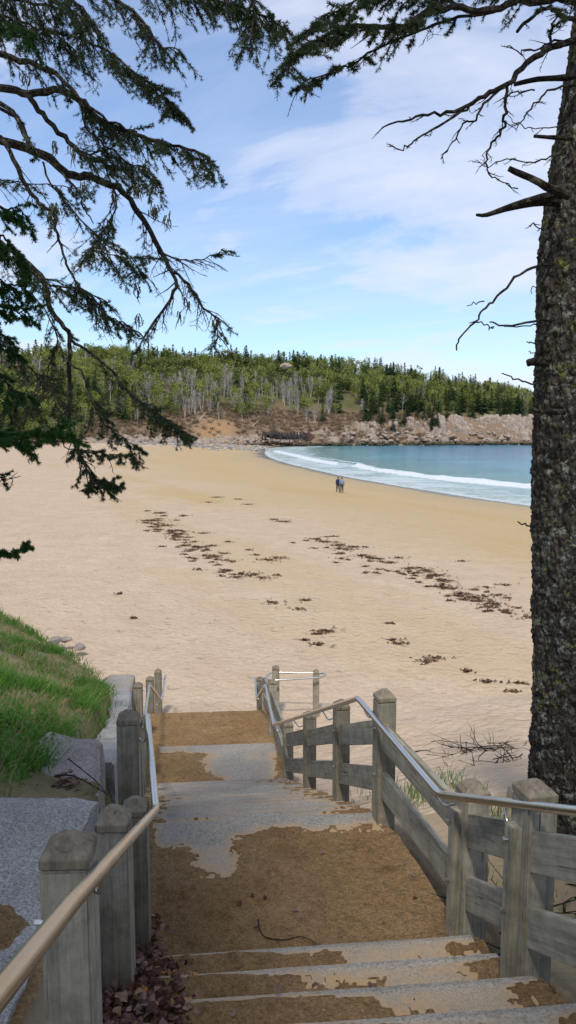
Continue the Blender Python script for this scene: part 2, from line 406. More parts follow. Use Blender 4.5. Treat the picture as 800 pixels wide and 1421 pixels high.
# beach sheet: fine near the stairs, coarse far away
ys = np.concatenate([np.arange(-40, 6, 4), np.arange(6, 40, .5), np.arange(40, 120, 1.6), np.arange(120, 430, 4)])
xs = np.concatenate([np.arange(-160, -40, 6), np.arange(-40, -14, 1.6), np.arange(-14, 16, .5), np.arange(16, 60, 1.5), np.arange(60, 260, 8)])
X, Y = np.meshgrid(xs, ys); Z = z_beach(X, Y)
near = (np.abs(X) < 14) & (Y < 14)
Z = np.where(near & (Y < 13), Z - .6 * sstep(13, 11, Y), Z)
Z = Z + .035 * fbm(X * 1.4, Y * 1.4, 3, 5) * (w_of(X, Y) > 10) * (Y > 13)
Z = np.where(s_of(X, Y) > 8, Z - 3, Z)
mb = MB(); grid_mesh(mb, X, Y, Z)
beach = tag(mb.build('beach', M['sand'], smooth=True), kind='structure')
wv = w_of(X, Y); vattr(beach, 'w', wv)
# yellow damp band between the dry berm and the swash, read off the photograph's streaks
yb = np.clip(sstep(50, 24, wv + 14 * fbm(X / 14, Y / 14, 3, 9)) * .8 + .55 * sstep(.08, .2, fbm((X + Y * .5) / 5, (Y - X * .45) / 26, 4, 19)) * sstep(62, 40, wv) * sstep(6, 14, wv), 0, 1)
vattr(beach, 'yel', yb)

# sea: one sheet to the horizon, denser in the bay
def wave_line(pts, z=.4): return smooth_poly(np.array([at_z(a, b, z)[:2] for a, b in pts]), 4)
CREST = wave_line([(384, 625.5), (400, 629), (420, 633.5), (445, 639), (470, 643)])
CREST2 = wave_line([(497, 645), (520, 650), (560, 656), (620, 663), (680, 669), (742, 674), (900, 690), (1100, 712)])
CREST3 = wave_line([(440, 633), (470, 637.5), (500, 641)])
ysw = np.concatenate([np.arange(-60, 30, 12), np.arange(30, 70, 1.6), np.arange(70, 160, .6), np.arange(160, 400, 1.6), [420, 470, 600, 900, 1500, 3000, 6000, 12000]])
xsw = np.concatenate([np.arange(-30, 60, .9), np.arange(60, 140, 2), np.arange(140, 420, 12), [500, 800, 1500, 3000, 6000, 12000]])
X, Y = np.meshgrid(xsw, ysw); wv = -w_of(X, Y)
d2 = pdist(X, Y, CREST2); d1 = pdist(X, Y, CREST); d3 = pdist(X, Y, CREST3)
nz = fbm(X / 5, Y / 5, 3, 3)
brk = lambda d, A, L: A * np.exp(-np.where(d > 0, (d / (L * 2.2)) ** 2, (d / (L * .7)) ** 2))
Z = .10 + brk(d2, .55, 1.3) * (1 + nz) + brk(d1, .5, 1.6) * (1 + nz) + .12 * np.sin((wv + 6 * fbm(X / 40, Y / 40, 2)) / 4.2) * sstep(14, 40, wv) + .05 * fbm(X / 2, Y / 2, 3, 6) * sstep(2, 12, wv)
Z = np.where(wv < 2, .03 + .035 * wv, Z)
mb = MB(); grid_mesh(mb, X, Y, Z)
sea = tag(mb.build('sea_water', M['water'], smooth=True), kind='structure')
shorew = np.interp(Y, [80, 140, 200, 320], [13, 16, 20, 26])        # width of the foam apron
seadist = -pdist(X, Y, BASE)
foam = .58 * sstep(-1.2, .6, wv) * sstep(1.05, .55, wv / shorew) + .06
foam = np.maximum(foam, 1.25 * np.exp(-((d2 + .7) / (1.0 + .9 * (fbm(X / 6, Y / 6, 3, 71) + .5))) ** 2)); foam = np.maximum(foam, 1.2 * np.exp(-((d1 + .7) / (1.0 + 1.0 * (fbm(X / 6, Y / 6, 3, 72) + .5))) ** 2))
foam = np.maximum(foam, .8 * np.exp(-((d3) / 1.2) ** 2))
foam = np.maximum(foam, np.where((wv > 30) & (Y > 330), .66 * np.exp(-(seadist / 2.2) ** 2) * (fbm(X / 16, Y / 16, 2, 2) > .02), 0))
foam = np.where((wv > 1.5) & (wv < shorew * .8) & (foam < 1), foam - .22 * sstep(.1, .35, fbm(X / 9, Y / 2.5, 3, 12) + .25), foam)
vattr(sea, 'w', np.clip(wv, 0, 400)); vattr(sea, 'foam', foam)

# ------------------------------------------------------------------ headland
PXT = [-300, 0, 100, 240, 300, 400, 460, 520, 600, 680, 742, 900, 1200]
SKY = [440, 470, 477, 489, 492, 488, 493, 503, 517, 530, 542, 570, 585]
def crest_h(x, y):
    px = 400 + FP * x / np.maximum(y, 20)
    sk = np.interp(px, PXT, SKY)
    yb = np.interp(px, [-400, -100, 0, 180, 280, 370, 740, 1100], [120, 170, 206, 306, 325, 345, 378, 400])
    return np.clip((592.8 - sk) / FP * (yb + 105) + EYE - 9.5, 4, 70), px
def z_hill(x, y):
    s = s_of(x, y); H, px = crest_h(x, y)
    ch = np.interp(px, [-200, 170, 230, 300, 420, 520, 600, 680, 742, 1000], [1.0, 1.5, 2.8, 4.5, 5, 8, 11.0, 12.5, 13, 13])
    b0 = np.interp(px, [170, 330, 380], [3.3, 2.2, -1.0])
    z = b0 + (ch - b0 * .5) * sstep(-1, np.interp(px, [300, 520, 600], [13, 15, 18]), s) + (H - ch) * np.clip((s - 8) / 100, 0, 1) ** .82
    z = z - np.clip(s - 112, 0, None) * .05
    z = z + fbm(x / 28, y / 28, 4, 21) * 7 * sstep(12, 60, s)
    return np.where(s < -1, b0 + s * .5, z)
xs = np.arange(-330, 440, 4.0); yy = np.arange(-60, 620, 4.0)
X, Y = np.meshgrid(xs, yy); S = s_of(X, Y); Z = z_hill(X, Y)
mk = (S[:-1, :-1] > -8) & (S[:-1, :-1] < 330)
mb = MB(); grid_mesh(mb, X, Y, Z, mask=mk)
hill = tag(mb.build('hillside', M['hill'], smooth=True), kind='structure')
H_, PX = crest_h(X, Y)
brown = sstep(46, 22, S + 16 * fbm(X / 20, Y / 20, 3, 4)) * sstep(180, 260, PX) * sstep(560, 500, PX)
vattr(hill, 'brown', np.maximum(brown, sstep(26, 17, S)))
scar = sstep(26, 12, S) * np.exp(-((PX - 300) / 28) ** 2) * 1.1 + .8 * sstep(.17, .3, fbm(X / 14, Y / 14, 3, 31)) * (PX < 240) * (S < 50) * (S > 12)
vattr(hill, 'scar', np.clip(scar, 0, 1))

# rocky shore along the waterline
arc = smooth_poly(BASE[4:14], 46)
L = np.concatenate([[0], np.cumsum(np.linalg.norm(np.diff(arc, axis=0), axis=1))])
la = np.arange(22, L[-1] - 60, .75); ax = np.interp(la, L, arc[:, 0]); ay = np.interp(la, L, arc[:, 1])
tx = np.gradient(ax); ty = np.gradient(ay); nl = np.hypot(tx, ty); nx_, ny_ = -ty / nl, tx / nl
T = np.linspace(-5, 21, 36)
X = ax[:, None] + nx_[:, None] * T[None]; Y = ay[:, None] + ny_[:, None] * T[None]
PXr = 400 + FP * X / Y
ch = np.interp(PXr, [240, 300, 420, 520, 600, 680, 742], [2.4, 4.0, 4.6, 8.0, 11.5, 12.5, 13])
wdt = np.interp(PXr, [240, 420, 520, 742], [7, 9, 15, 17])
prof = np.clip((T[None] + 2) / wdt, 0, 1) ** .8
step_ = np.array([[mn.voronoi(Vector((a / 5.0, b / 5.0, 0)))[1][0][0] for a, b in zip(ra, rb)] for ra, rb in zip(X, Y)])
cell = np.sin(step_ * 91.7) * .5
cell2 = np.array([[mn.cell(Vector((a / 2.3 + b * .11, b / 2.0, 7))) for a, b in zip(ra, rb)] for ra, rb in zip(X, Y)]) 
Z = z_hill(X, Y) + .9 * sstep(-3, 1, T)[None] + (cell * 2.2 + (cell2 - .5) * 1.4) * sstep(-5, 1, T)[None] * sstep(21, 15, T)[None] * (ch / 10 + .2) + fbm(X / 3, Y / 3, 4, 8) * 2.2
Z = Z - 2.0 * sstep(-2, -5, T)[None] - 3.2 * sstep(wdt, wdt + 4, T[None] + 0 * X)
X = X + fbm(Y / 4, Z / 3, 3, 14) * 2; Y = Y + fbm(X / 4, Z / 2.5, 3, 15) * 3.5
mb = MB(); grid_mesh(mb, X.T, Y.T, Z.T)
def rockv(seed, n=10):
    r = np.random.default_rng(seed)
    P = r.normal(0, 1, (n + 6, 3)); P /= np.linalg.norm(P, axis=1)[:, None]; P *= r.uniform(.7, 1.05, (len(P), 1))
    import bmesh
    bm = bmesh.new()
    for p in P: bm.verts.new(p)
    bmesh.ops.convex_hull(bm, input=bm.verts); bmesh.ops.triangulate(bm, faces=bm.faces)
    loose = [v for v in bm.verts if not v.link_faces]; bmesh.ops.delete(bm, geom=loose, context='VERTS')
    bm.verts.index_update()
    V = np.array([v.co[:] for v in bm.verts]); F = np.array([[v.index for v in f.verts] for f in bm.faces]); bm.free()
    return V, F
ROCKS = [rockv(i, 8 + i) for i in range(8)]
for k in range(620):
    i = rng.integers(0, len(la)); t = rng.uniform(-3.5, 9); px = 400 + FP * ax[i] / ay[i]
    s = rng.uniform(.5, 1.9) * (1.0 if px > 380 else .6)
    x = ax[i] + nx_[i] * t; y = ay[i] + ny_[i] * t
    z = np.interp(t, [-4, 0, 9], [0.1, 1.0, 3.8 if px < 480 else 6.5]) + (0 if px > 380 else 1.2)
    V, F = ROCKS[k % 8]; a = rng.uniform(0, 6.3); c, s_ = math.cos(a), math.sin(a)
    V = V * [s * 1.4, s, s * .8]; V = np.c_[V[:, 0] * c - V[:, 1] * s_, V[:, 0] * s_ + V[:, 1] * c, V[:, 2]] + [x, y, z]
    mb.add(V, F)
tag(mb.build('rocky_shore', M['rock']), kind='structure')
# cobbles where the beach meets the hill
mb = MB()
for k in range(1500):
    px = rng.uniform(150, 372); py = rng.uniform(605, 613.5) + np.interp(px, [150, 270, 372], [0, 2, 8]) + rng.normal(0, 1)
    x, y, _ = at_z(px, py, 3.2 if px < 300 else np.interp(px, [300, 372], [3.0, .9]))
    if y > 322 + (px > 300) * 14: continue
    z = max(float(z_beach(x, y)), float(z_hill(x, y)) if s_of(x, y) > -4 else -9)
    V, F = ROCKS[k % 8]; s = rng.uniform(.2, .75)
    mb.add(V * [s * 1.3, s, s * .7] + [x, y, z + .08], F, rng.random())
tag(mb.build('cobbles', M['cobble']), 'grey cobbles banked where the far beach meets the slope', 'cobbles', kind='stuff')

# ------------------------------------------------------------------ far trees (one mesh per kind variant, shared by the copies)
def leaf_cards(r, P, size, tint):
    """small irregular triangles scattered at points P"""
    n = len(P); d = r.normal(0, 1, (n, 3)); d /= np.linalg.norm(d, axis=1)[:, None]
    e = np.cross(d, r.normal(0, 1, (n, 3))); e /= np.linalg.norm(e, axis=1)[:, None]
    s = size * r.uniform(.6, 1.4, n)[:, None]
    V = np.stack([P - d * s * .5, P + d * s * .5 + e * s * .15, P + e * s * .75], 1).reshape(-1, 3)
    return V, np.arange(3 * n).reshape(-1, 3), tint
def make_conifer(seed, n=240):
    r = np.random.default_rng(seed); mb = MB(); h = 1.0
    tube(mb, [(0, 0, -.05), (0, 0, .5), (0, 0, .97)], [.014, .009, .003], 4, .2, 1, cap=False)
    z = r.uniform(.10, 1, n) ** 1.05 * .98; rad = (.155 + .03 * r.random()) * (1.03 - z) ** .8 * (1 + .25 * np.sin(z * 60 + seed))
    a = r.uniform(0, 6.283, n); q = np.sqrt(r.uniform(.15, 1, n))
    x = np.cos(a) * rad * q; y = np.sin(a) * rad * q; zz = z - .25 * rad * q
    out = np.stack([np.cos(a), np.sin(a), -.35 + 0 * a], 1); side = np.stack([-np.sin(a), np.cos(a), 0 * a], 1)
    P = np.stack([x, y, zz], 1); s = (.035 + .05 * (1 - z))[:, None] * r.uniform(.7, 1.3, (n, 1))
    V = np.stack([P - side * s * .55 - out * s * .3, P + side * s * .55 - out * s * .3, P + out * s * 1.1], 1).reshape(-1, 3)
    mb.add(V, np.arange(3 * n).reshape(-1, 3), np.clip(.5 + r.normal(0, .22, n), 0, 1), 0)
    return mb
def make_broad(seed, n=230, dens=1.0, leafmat=0, lo=.32):
    r = np.random.default_rng(seed); mb = MB()
    lean = r.normal(0, .04, 2); stems = []
    for k in range(1):
        b = np.array([0, 0, -.03]); top = np.array([lean[0] + r.normal(0, .09) * k, lean[1], .8])
        mid = (b + top) / 2 + r.normal(0, .02, 3); P = np.array([b, mid, top]); stems.append(P)
        tube(mb, smooth_poly(P, 2), np.linspace(.0125, .004, 5), 4, .6 + .3 * r.random(), 1, cap=False)
        for j in range(7):
            t = r.uniform(.4, .95); o = P[0] * (1 - t) + P[2] * t; a = r.uniform(0, 6.3); L = r.uniform(.1, .26)
            tube(mb, [o, o + [math.cos(a) * L * .5, math.sin(a) * L * .5, L * .45], o + [math.cos(a) * L * .7, math.sin(a) * L * .7, L]], [.005, .003, .0015], 3, .5, 1, cap=False)
    nc = 12; C = np.stack([r.normal(0, .095, nc) + lean[0] * .7, r.normal(0, .11, nc) + lean[1] * .7, r.uniform(lo + .08, .9, nc)], 1)
    ci = r.integers(0, nc, n); P = C[ci] + r.normal(0, 1, (n, 3)) * [.075, .075, .06]
    V, F, _ = leaf_cards(r, P, .06 * dens, 0); mb.add(V, F, np.clip(.5 + (ci / nc - .5) * .5 + r.normal(0, .15, n), 0, 1), 0)
    return mb
def make_bare(seed):
    r = np.random.default_rng(seed); mb = MB()
    for k in range(1 + seed % 3):
        b = np.array([0, 0, -.03]); top = b + [r.normal(0, .1), r.normal(0, .1), .95]
        tube(mb, [b, (b + top) / 2 + r.normal(0, .02, 3), top], [.013, .009, .003], 4, .5 + .5 * r.random(), 1, cap=False)
        for j in range(26):
            t = r.uniform(.35, .98); o = b * (1 - t) + top * t; a = r.uniform(0, 6.3); L = r.uniform(.12, .3) * (1.25 - t)
            p1 = o + [math.cos(a) * L * .5, math.sin(a) * L * .5, L * .6]; p2 = o + [math.cos(a) * L * .75, math.sin(a) * L * .75, L * 1.15]
            tube(mb, [o, p1, p2], [.0045, .003, .0015], 3, r.uniform(.2, .9), 0, cap=False)
            for q in range(3):
                a2 = a + r.normal(0, .9); l2 = L * .55; tube(mb, [p1, p1 + [math.cos(a2) * l2 * .6, math.sin(a2) * l2 * .6, l2 * .7]], [.0028, .0012], 3, r.uniform(.2, .9), 0, cap=False)
    return mb
def make_shrub(seed, n=150):
    r = np.random.default_rng(seed); mb = MB()
    for j in range(34):
        a = r.uniform(0, 6.3); L = r.uniform(.5, 1); tube(mb, [(0, 0, -.1), (math.cos(a) * .35 * L, math.sin(a) * .35 * L, .5 * L), (math.cos(a) * .7 * L, math.sin(a) * .7 * L, L * .9)], [.02, .014, .006], 3, r.random(), 0, cap=False)
    P = r.normal(0, 1, (n, 3)) * [.4, .4, .25] + [0, 0, .45]; V, F, _ = leaf_cards(r, P, .16, 0); mb.add(V, F, r.random(n), 0)
    return mb
KIND = {
    'conifer': ([make_conifer(i) for i in range(6)], [M['conif'], M['deadtwig']]),
    'birch': ([make_broad(10 + i, 330, 1.0, lo=.28) for i in range(5)], [M['birch'], M['palebark']]),
    'olive': ([make_broad(30 + i, 380, 1.2, lo=.12) for i in range(5)], [M['olive'], M['palebark']]),
    'bare': ([make_bare(50 + i) for i in range(5)], [M['bare'], M['palebark']]),
}
MESH = {}
for k, (vs, mats) in KIND.items():
    MESH[k] = []
    for i, b_ in enumerate(vs):
        me = b_.mesh('far_' + k)
        for m_ in mats: me.materials.append(m_)
        MESH[k].append(me)
ARR = {k: [(np.concatenate(b_.v), b_.f, b_.t, b_.m, [len(v) for v in b_.v]) for b_ in vs] for k, (vs, mats) in KIND.items()}
def stamp(mb, kind, i, x, y, z, h, wd, rot, dt):
    src = KIND[kind][0][i]; c, s = math.cos(rot), math.sin(rot)
    V = np.concatenate(src.v); V = np.c_[(V[:, 0] * c - V[:, 1] * s) * h * wd, (V[:, 0] * s + V[:, 1] * c) * h * wd, V[:, 2] * h] + [x, y, z]
    for f, t, m_ in zip(src.f, src.t, src.m):
        mb.f.append(f + mb.n); mb.t.append(np.clip(t + dt, 0, 1)); mb.m.append(m_)
    mb.v.append(V); mb.n += len(V)

cand = []
r = np.random.default_rng(11)
NCAND = 15000
xx = r.uniform(-260, 330, NCAND); yy_ = r.uniform(60, 560, NCAND); ss = s_of(xx, yy_)
zz_ = z_hill(xx, yy_)
PXc = 400 + FP * xx / yy_
n1 = fbm(xx / 24, yy_ / 24, 3, 41); n2 = fbm(xx / 15, yy_ / 15, 3, 47)
for x, y, s, z, px, a, b in zip(xx, yy_, ss, zz_, PXc, n1, n2):
    if not (-160 < px < 930) or s > 155: continue
    edge = np.interp(px, [-160, 120, 180, 230, 300, 420, 490, 540, 620, 742, 930], [3, 5, 12, 22, 26, 22, 18, 14, 16, 17, 17])
    if s < edge + 4 * b * 10: continue
    if s > 60 and r.random() < .15: continue
    if px < 160 and r.random() < .2: continue
    right = sstep(430, 640, px); front = sstep(46, 22, s - edge)
    pc = .20 + .66 * right * sstep(60, 20, s) + .25 * sstep(75, 105, s) + 1.5 * a + .15 * right + (.5 * front * (470 < px < 560))
    pb = (.78 * front * sstep(170, 230, px) * sstep(490, 440, px)) + .16 * sstep(.0, .15, b)
    if px < 190: pc = .22 + 1.5 * a
    u = r.random()
    if u < pb: kind = 'bare' if r.random() < .62 else 'birch'
    elif r.random() < pc: kind = 'conifer'
    else: kind = 'birch' if r.random() < .45 + 1.4 * b else 'olive'
    h = {'conifer': r.uniform(7, 14.5), 'birch': r.uniform(8, 12), 'olive': r.uniform(7, 12), 'bare': r.uniform(9, 13.5)}[kind]
    if s < edge + 8: h *= .8
    cand.append((y / h, x, y, z, px, kind, h, s))
cand.sort(key=lambda c: c[0] + (c[7] > 60) * 30)
names = {'conifer': ('spruce_tree', 'spruce', 'dark pointed spruces on the headland', 'dark pointed spruce in the forest covering the headland across the bay'),
         'birch': ('birch_tree', 'birch', 'pale leafed birches on the headland', 'slim birch with fresh yellow-green leaves on the headland slope'),
         'olive': ('maple_tree', 'broadleaf tree', 'round green broadleaf trees on the headland', 'round-headed green broadleaf tree in the headland forest'),
         'bare': ('bare_birch', 'birch', 'leafless birches above the brown bank', 'leafless grey birch with pale trunk above the brown bank')}
count = {k: 0 for k in names}; LIM = {'conifer': 290, 'birch': 200, 'olive': 220, 'bare': 230}
masses = {k: MB() for k in names}
for i, (_, x, y, z, px, kind, h, s) in enumerate(cand):
    v = i % len(MESH[kind]); rot = r.uniform(0, 6.3); wd = r.uniform(.85, 1.3) * (1.15 if kind == 'olive' else 1)
    inview = -20 < px < 745
    if count[kind] < LIM[kind] and inview:
        nm, cat, grp, lab = names[kind]
        o = bpy.data.objects.new(nm, MESH[kind][v]); col.objects.link(o); count[kind] += 1
        o.location = (x, y, z - .2); o.rotation_euler = (0, 0, rot); o.scale = (h * wd, h * wd, h); tag(o, lab, cat, grp)
    else: stamp(masses[kind], kind, v, x, y, z - .2, h, wd, rot, r.normal(0, .2))
mlab = {'conifer': ('spruce_forest', 'far mass of dark spruce forest over the headland'), 'birch': ('birch_woods', 'far mass of yellow-green birch woods over the headland'),
        'olive': ('broadleaf_woods', 'far mass of green broadleaf woods over the headland'), 'bare': ('bare_woods', 'far mass of leafless grey woods on the headland')}
for k in masses:
    if masses[k].n: tag(masses[k].build(mlab[k][0], KIND[k][1]), mlab[k][1], 'forest', kind='stuff')
# heath and shrubs on the open bank
mb = MB(); SH = [make_shrub(80 + i) for i in range(5)]
for k in range(2600):
    px = r.uniform(120, 620); s = r.uniform(5, 40)
    yb = np.interp(px, [-100, 0, 180, 280, 370, 740], [170, 206, 306, 325, 345, 378]) + s
    x = (px - 400) / FP * yb; y = yb; s = float(s_of(x, y))
    if s < 5 or (px > 500 and s > 26) or s > 42: continue
    if abs(px - 300) < 26 and s < 22 and r.random() < .8: continue
    z = float(z_hill(x, y)); src = SH[k % 5]; V = np.concatenate(src.v); sc = r.uniform(.8, 2.1); V = V * [sc, sc, sc * .8] + [x, y, z - .1]
    dt = r.normal(0, .18)
    for f, t, m_ in zip(src.f, src.t, src.m): mb.f.append(f + mb.n); mb.t.append(np.clip(t + dt, 0, 1)); mb.m.append(m_)
    mb.v.append(V); mb.n += len(V)
tag(mb.build('heath_scrub', M['heath']), 'brown heath scrub on the bank above the shore rocks', 'scrub', kind='stuff')
# single features of the headland
def slab_rock(name, px, py, w_, h_, mat, label, cat, yy, seed=3, depth=1.0):
    V, F = rockv(seed, 16); p = at_y(px, py, yy); mb = MB(); mb.add(V * [w_ / 2, w_ * depth / 2, h_ / 2] + p, F)
    return tag(mb.build(name, mat), label, cat)
slab_rock('rock_outcrop', 397, 508, 8, 5, M['rock'], 'bare grey rock dome rising out of the treetops on the headland', 'rock', 425)
slab_rock('rock_outcrop', 22, 503, 9, 6, M['rock'], 'small pale rock face among the trees above the far left beach', 'rock', 262, 5)
mb = MB()
V, F = rockv(12, 20); mb.add(V * [11.5, 3, 1.5] + at_y(397, 606, 343), F)
V, F = rockv(14, 20); mb.add(V * [5, 2.5, 1.3] + at_y(382, 604, 342), F)
for k in range(34):
    p = at_y(366 + k * 1.9 + r.normal(0, 1), 600 + r.normal(0, 1), 340 + r.normal(0, .4)); q = p + [r.normal(0, .4), -.8, -r.uniform(2.0, 4.2)]
    tube(mb, [p, (p + q) / 2 + r.normal(0, .15, 3), q], [.3, .34, .2], 5, .5, 0)
ledge = tag(mb.build('dark_ledge', M['darkrock']), 'black splintered rock ledge at the waterline where the beach ends', 'rock ledge')
slab_rock('red_boulder', 428, 606, 7, 4.5, M['redrock'], 'rusty red rock beside the black ledge', 'rock', 344, 9)
for (a, b, c, d, yy) in ((277, 583, 287, 572, 338), (350, 592, 360, 583, 350)):
    mb = MB(); tube(mb, smooth_poly([at_y(a, b, yy), at_y((a + c) / 2, (b + d) / 2 - .5, yy + 1), at_y(c, d, yy + 2)], 3), [.28, .24, .2, .18, .15, .13, .1], 6)
    tag(mb.build('fallen_log', M['paledrift']), 'bleached fallen trunk leaning on the orange eroded bank' if a < 300 else 'short bleached trunk lying on the brown bank above the ledge', 'log')

# ------------------------------------------------------------------ stair geometry (plan lines read from the photograph)
FX = np.array([(1.9, 0.6), (1.5, 1.95), (1.13, 3.3), (1.03, 4.03), (.72, 5.35), (0.0, 10.25), (-.27, 12.4), (-.60, 15.2), (-.75, 16.5)])
LX = np.array([(-.50, .4), (-.647, 2.07), (-.797, 3.225), (-.856, 3.95), (-1.11, 4.97), (-2.1, 10.2), (-2.50, 12.0), (-2.74, 15.2), (-2.8, 16.5)])
fr = lambda y: np.interp(y, FX[:, 1], FX[:, 0]); fl = lambda y: np.interp(y, LX[:, 1], LX[:, 0])
def hfloor(y):                                   # depth below the eye of the stair pitch line
    return np.interp(y, [.6, 3.9, 5.45, 10.2, 11.73, 13.4, 14.8, 20], [1.5, 2.95, 2.95, 5.15, 5.15, 5.30, 6.05, 6.05])
SK = .17
def S(u, v):                                     # plan point: u 0..1 left to right, v = distance north of the right end
    xr = fr(v) - .06; yl = v - SK; xl = fl(yl) + .06
    return np.array([xl + (xr - xl) * u, yl + (v - yl) * u])
treads = []                                      # v0, v1, h
v = 3.84; h = 2.80
for k in range(9): treads.append((v - .343, v, h)); v -= .343; h -= .15
treads.append((.2, v, h))
treads.append((3.84, 5.45, 2.95))
v = 5.45; h = 2.95
for k in range(14): h += .1467; treads.append((v, v + .339, h)); v += .339
treads.append((v, 11.73, 5.15)); treads.append((11.73, 13.5, 5.30)); v = 13.5; h = 5.30
for k in range(4): h += .15; treads.append((v, v + .34, h)); v += .34
stairs = thing('beach_stairs', 'long granite stairway with two landings running down to the beach', 'stairs', (-.6, 5, 9 - 3))
def sand_m(a, b, h, x, y, u, vv):
    """how deep the sand lies: positive buried, negative bare stone"""
    q = (vv - a) / (b - a); nz = fbm(x * 1.6, y * 1.6, 5, 60 + int(h * 7)); nf = fbm(x * 9, y * 9, 4, 70)
    if b <= 3.85:                                # near steps: left half buried towards the riser above, right end sandy
        k = (3.84 - b) / .343
        ucut = .50 + .06 * k - .18 * (q - .5) + .6 * nz
        m = .55 * sstep(.10, -.12, u - ucut) + .55 * sstep(.88, .97, u + .25 * nz) * (.6 + nf) - .75 * sstep(.80, 1.0, q + .10 * nf) + .05 * nf
        m = np.where(u < .5, m + .12, m) - .16 + .3 * nf
    elif b < 5.5:
        m = .55 + 0 * x - .95 * sstep(5.0, 5.35, vv + .5 * nz - .12 * (u - .5)) - .70 * np.exp(-(((x + .50) / .26) ** 2 + ((y - 4.80) / .30) ** 2) ** 1.2) + .75 * nz
        m = m + .7 * sstep(.10, .02, u) - .25 * sstep(.13, .02, vv - a) * (u > .55) + .25 * nf
    elif b < 10.3: m = .0 + .9 * nz + .45 * sstep(.16, .03, u) - .30 + .30 * sstep(.35, .0, q) + .35 * sstep(.80, 1, u) + .3 * nf - .4 * sstep(.86, 1.0, q)
    elif b < 12: m = .50 - 1.2 * np.exp(-(((u - .72) / .28) ** 2 + ((vv - 10.9) / .75) ** 2)) - .9 * sstep(11.3, 11.6, vv) * (u > .12) + .9 * nz + .3 * nf
    else: m = .45 + .4 * nz
    return m, nf, q
def slab(v0, v1, h, name, th=.17):
    mb = MB(); nu, n_v = 60, max(12, int((v1 - v0) / .03) + 1)
    U = np.linspace(-.01, 1.01, nu); Vv = np.linspace(v0 - .03, v1 + .012, n_v)
    P = np.array([[S(u, v) for u in U] for v in Vv]); top = 9 - h
    Zt = top + .006 * fbm(P[..., 0] * 6, P[..., 1] * 6, 3, int(h * 10))
    Zt[-1] -= .012; P[-1, :, 1] += .006 * fbm(P[-1, :, 0] * 7, h * 3 + 0 * P[-1, :, 0], 3)
    m, nf, q = sand_m(v0, v1, h, P[..., 0], P[..., 1], np.broadcast_to(U, P[..., 0].shape), np.broadcast_to(Vv[:, None], P[..., 0].shape))
    grid_mesh(mb, P[..., 0], P[..., 1], Zt); dust = sstep(-.42, .04, m) * .93 + .07; D = [dust.ravel()]
    fr_ = P[-1]
    X2 = np.stack([fr_[:, 0]] * 3); Y2 = np.stack([fr_[:, 1] - .012, fr_[:, 1], fr_[:, 1] - .004]); Z2 = np.stack([Zt[-1], Zt[-1] - .02, Zt[-1] * 0 + top - th])
    grid_mesh(mb, X2, Y2, Z2); D.append(np.zeros(X2.size))
    for side in (0, -1):
        e = P[:, side]; grid_mesh(mb, np.stack([e[:, 0]] * 2), np.stack([e[:, 1]] * 2), np.stack([Zt[:, side], Zt[:, side] * 0 + top - th])); D.append(np.zeros(2 * len(e)))
    o = mb.build(name, M['step'], stairs); vattr(o, 'dust', np.concatenate(D)); return o
for (a, b, h) in treads:
    ln = b - a
    slab(a, b, h, 'landing' if ln > .5 else 'step')

# wind-blown sand lying on the stairs: a sheet whose hollows dip under the stone
mb = MB()
for (a, b, h) in treads:
    if b < 1.2: continue
    nu, n_v = 150, max(16, int((b - a) / .022))
    U = np.linspace(-.035, 1.035, nu); Vv = np.linspace(a, b + .002, n_v)
    P = np.array([[S(u, v) for u in U] for v in Vv]); x, y = P[..., 0], P[..., 1]
    u = np.broadcast_to(U, x.shape); vv = np.broadcast_to(Vv[:, None], x.shape)
    m, nf, q = sand_m(a, b, h, x, y, u, vv)
    m = m + np.exp(-(m / .22) ** 2) * (.5 * fbm(x * 34, y * 34, 2, 90) + .2 * fbm(x * 12, y * 12, 3, 92))
    amp = .035 if b > 3.85 else .045
    z = 9 - h + np.clip(m, -.5, .6) * amp + .010 * nf * (m > 0) + (.004 if True else 0) + .05 * fbm(x * 3.8, y * 3.8, 4, 5) * sstep(.05, .3, m) - .010 * sstep(.16, .24, fbm(x * 5.5, y * 5.5, 2, 44)) * sstep(.1, .3, m) + .02 * fbm(x * 12, y * 12, 3, 35) * (m > .1)
    if b > 12 or b < 3.85 or 5.5 < b < 10.3:   # heap slumps against the riser above
        z = z + .05 * sstep(.35, 0, q) * np.clip(m, 0, 1)
    z = np.where(m > .12, np.maximum(z, 9 - h + .0065 + .004 * nf), z)
    edge = sstep(0, .06, b - vv); z = np.where(m > 0, 9 - h + .001 + (z - 9 + h) * (.35 + .65 * edge), z)
    z = np.where(z < 9 - h - .003 * 0 + .0035, 9 - h - .02, z)
    grid_mesh(mb, x, y, z)
sandy = tag(mb.build('blown_sand', M['heap'], smooth=True), 'brown sand blown over the granite steps and landings', 'sand', kind='stuff')

# ------------------------------------------------------------------ the banks on both sides of the stairs
def hbankL(x, y):
    dl = np.clip(fl(y) - .25 - x, 0, None); ye = y - 1.28 * np.clip(dl - .3, 0, None)
    h = np.interp(ye, [-8, 2, 3.9, 5.5, 12, 13.6, 15.5, 18], [1.3, 2.05, 2.10, 2.5, 4.25, 5.2, 6.3, 7.4])
    return h + .42 * sstep(.28, .16, dl) * sstep(5.2, 5.5, y) - .05 * np.clip(dl, 0, 6) + .25 * fbm(x / 1.6, y / 1.6, 4, 81) * sstep(.3, 1.2, dl)
def hbankR(x, y):
    dr = np.clip(x - fr(y), 0, None)
    h = np.interp(y - .25 * dr, [-8, 0, 3, 4, 5.4, 8, 10.5, 13, 14.5, 17], [1.2, 1.6, 2.68, 2.93, 3.08, 4.25, 5.3, 5.95, 6.25, 7.0])
    return h - .04 * dr + .18 * fbm(x / 1.3, y / 1.3, 4, 91) * sstep(.1, .8, dr)
